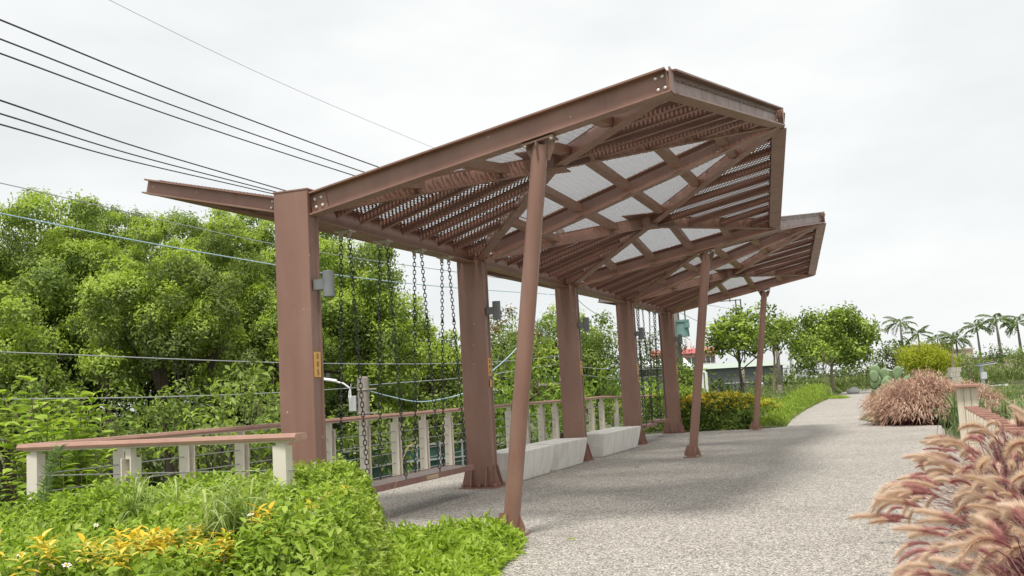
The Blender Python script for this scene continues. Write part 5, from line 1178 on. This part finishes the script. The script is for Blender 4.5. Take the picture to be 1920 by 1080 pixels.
for (x0, y0, x1, y1, lab, rad) in ((0, 37, 703, 311, 'topmost thick black wire of the upper three', .016), (0, 73, 680, 322, 'middle thick black wire of the upper three', .015), (0, 100, 660, 328, 'lowest thick black wire of the upper three', .015),
                         (0, 188, 530, 356, 'topmost black wire of the lower three', .016), (0, 213, 510, 358, 'middle black wire of the lower three', .015), (0, 233, 480, 356, 'lowest black wire of the lower three', .015)):
    xe = 1050
    wire(lab, [(-260, ln2(x0, y0, x1, y1, -260) - 4, 15), (x0, y0, 18), ((x0 + x1) / 2, (y0 + y1) / 2 + 6, 25), (x1, y1, 31), (xe, ln2(x0, y0, x1, y1, xe) - 14, 38)], rad * 1.15, 'wire')
wire('faint thin wire crossing the sky above the pavilion', [(60, -75, 40), (205, 0, 44), (510, 148, 55), (810, 276, 66), (1100, 392, 78)], .012, 'greywire')
wire('dark wire crossing the tree tops above the pale blue cable', [(-120, 318, 19), (0, 343, 20), (515, 458, 25), (870, 512, 32), (1050, 536, 38)], .011, 'greywire')
wire('pale blue cable crossing in front of the trees', [(-120, 378, 17), (0, 400, 18), (260, 452, 20), (518, 497, 23), (620, 514, 25), (860, 540, 33), (1050, 553, 38)], .014, 'bluewire')
wire('grey wire crossing the trees at lamp level behind the nearest column', [(-100, 658, 17), (0, 660, 18), (530, 680, 22), (870, 681, 28), (1050, 668, 38)], .011, 'greywire')
wire('lower grey wire crossing dark trunks above the handrail', [(-100, 751, 17), (0, 749, 18), (310, 744, 20), (525, 736, 22), (668, 727, 24)], .011, 'greywire')
wire('grey wire running from the short pole to the third column', [(690, 722, 24), (870, 708, 28), (1050, 682, 38)], .011, 'greywire')
wire('drooping pale blue cable hung from the short pole', [(692, 733, 24), (730, 743, 24.5), (780, 753, 25), (830, 748, 26), (870, 737, 26.5), (915, 702, 28), (962, 660, 30), (985, 630, 31), (1010, 590, 33), (1030, 548, 36)], .014, 'bluewire')
wire('upper wire behind the fourth column', [(1055, 686, 38), (1165, 693, 42), (1271, 690, 46)], .014, 'greywire')
wire('lower wire behind the fourth column', [(1055, 699, 38), (1165, 709, 42), (1271, 702, 46)], .014, 'greywire')
wire('slanting wire between third column and fourth column roof edge', [(1055, 500, 38), (1085, 563, 41), (1160, 610, 45), (1271, 660, 46)], .012, 'greywire')
for (y0, y1, lab) in ((552, 596, 'upper thin wire right of the farthest column'), (584, 640, 'lower thin wire right of the farthest column')):
    wire(lab, [(1271, y0, 46), (1310, ln2(1271, y0, 1420, y1, 1310) + 4, 52), (1385, y1 - 12, 66), (1455, y1 + 18, 80)], .014, 'greywire')

# ------------------------------------------------------------------ buildings beyond
def house(name, label, corner_px, d, wid, dep, h0, h1, rot, wallm, roofm, kind='gable', win=(), rise=1.2):
    b0 = at(corner_px, 720, d); b0.z = h0; t = thing(name, label, 'building', b0, rot); H = h1 - h0
    MB().hexa([(0, 0, 0), (wid, 0, 0), (wid, dep, 0), (0, dep, 0)], [(0, 0, H), (wid, 0, H), (wid, dep, H), (0, dep, H)]).build('wall', wallm, t)
    if kind == 'gable':
        e = .4; MB().add([(-e, -e, H), (wid + e, -e, H), (wid + e, dep + e, H), (-e, dep + e, H), (-e, dep / 2, H + rise), (wid + e, dep / 2, H + rise)], [(0, 1, 5, 4), (2, 3, 4, 5), (1, 2, 5), (3, 0, 4), (3, 2, 1, 0)]).build('roof', roofm, t)
    else:
        MB().box((wid / 2, dep / 2, H + .1), (wid + .4, dep + .4, .2)).build('roof', roofm, t)
    for (x0, x1, z0, z1) in win:
        w = MB().box(((x0 + x1) / 2, -.03, (z0 + z1) / 2), (x1 - x0, .06, z1 - z0)).build('window', M['darkgrey'], t)
        MB().box(((x0 + x1) / 2, -.06, (z0 + z1) / 2), (.08, .04, z1 - z0 + .05)).build('mullion', M['white'], w)
        MB().box(((x0 + x1) / 2, -.07, z0 - .06), (x1 - x0 + .2, .14, .1)).build('sill', M['white'], w)
    return t
red = varied('red_metal_roof', (.36, .09, .08), (.46, .13, .11), 1, .6); pinkw = varied('pink_wall', (.42, .20, .18), (.54, .32, .29), .5, .8)
greyw = varied('dark_grey_sheet_wall', (.10, .11, .12), (.16, .17, .18), 2, .6, stretch=(8, 8, .2)); pgreen = varied('pale_green_roof', (.33, .385, .32), (.40, .45, .385), .6, .6)
beige = varied('beige_wall', (.42, .33, .27), (.50, .40, .33), .3, .8); pale = varied('pale_far_wall', (.55, .57, .58), (.66, .68, .69), .3, .9)
zr = at(1300, 663, 170).z
rh = house('red_house', 'red-roofed building with a strip of windows behind the warehouse', 1225, 170, 10.4, 7, -2, zr, math.radians(-10), pinkw, red, win=[(1.2 + 1.55 * k, 2.5 + 1.55 * k, zr + 2 - 1.75, zr + 2 - .65) for k in range(6)], rise=1.0)
MB().tube([(6.3, 3.5, zr + 2.6), (6.3, 3.5, zr + 4.0)], .45, 10).build('roof_tank', M['white'], rh)
zw = at(1330, 692, 92).z
wh = house('warehouse', 'long dark grey warehouse with pale green roof behind the croton hedge', 1180, 92, 13.6, 12, -3, zw, math.radians(-6), greyw, pgreen, rise=.55)
for z_ in (1.2, 2.2, 3.2, 4.2): MB().box((6.8, -.03, z_), (13.6, .05, .06)).build('sheet_joint', M['greybox'], wh)
MB().box((11.5, -.15, zw + 3 - 1.3), (.5, .25, .9)).build('air_unit', M['white'], wh)
zb = at(1780, 645, 150).z
bb = house('beige_block', 'beige flat-roofed block behind the short palms', 1738, 150, 4.4, 6, -1, zb, 0, beige, beige, 'flat'); 
house('beige_annex', 'lower beige annex right of the beige block', 1784, 148, 3.6, 6, -1, at(1800, 656, 148).z, 0, beige, beige, 'flat')
MB().box((3.1, -.05, zb + 1 - .9), (.5, .1, 1.3)).build('window', M['darkgrey'], bb); MB().box((3.7, -.05, zb + 1 - .9), (.35, .1, 1.3)).build('window', M['darkgrey'], bb)
house('beige_wall_block', 'long low beige building at the right edge behind the palms', 1838, 146, 9, 5, -1, at(1880, 668, 146).z, 0, beige, pale, 'flat')
house('far_shed', 'pale roofed shed seen behind the far swing chains', 1188, 80, 4.2, 6, -3, at(1215, 690, 80).z, 0, greyw, pale, rise=.7)
for k, (px, pt, w, d, lab) in enumerate([(1468, 690, 9, 420, 'pale distant office block left of the railway masts'), (1488, 694, 14, 460, 'wide pale distant block behind the railway masts'), (1640, 697, 12, 430, 'pale distant block at the end of the path')]):
    zt = at(px, pt, d).z; house('distant_block', lab, px, d, w, 8, -2, zt, 0, pale, pale, 'flat', win=[(1 + 2.4 * q, 2.2 + 2.4 * q, zt + 2 - 2.2, zt + 2 - 1.0) for q in range(int(w / 2.6))])
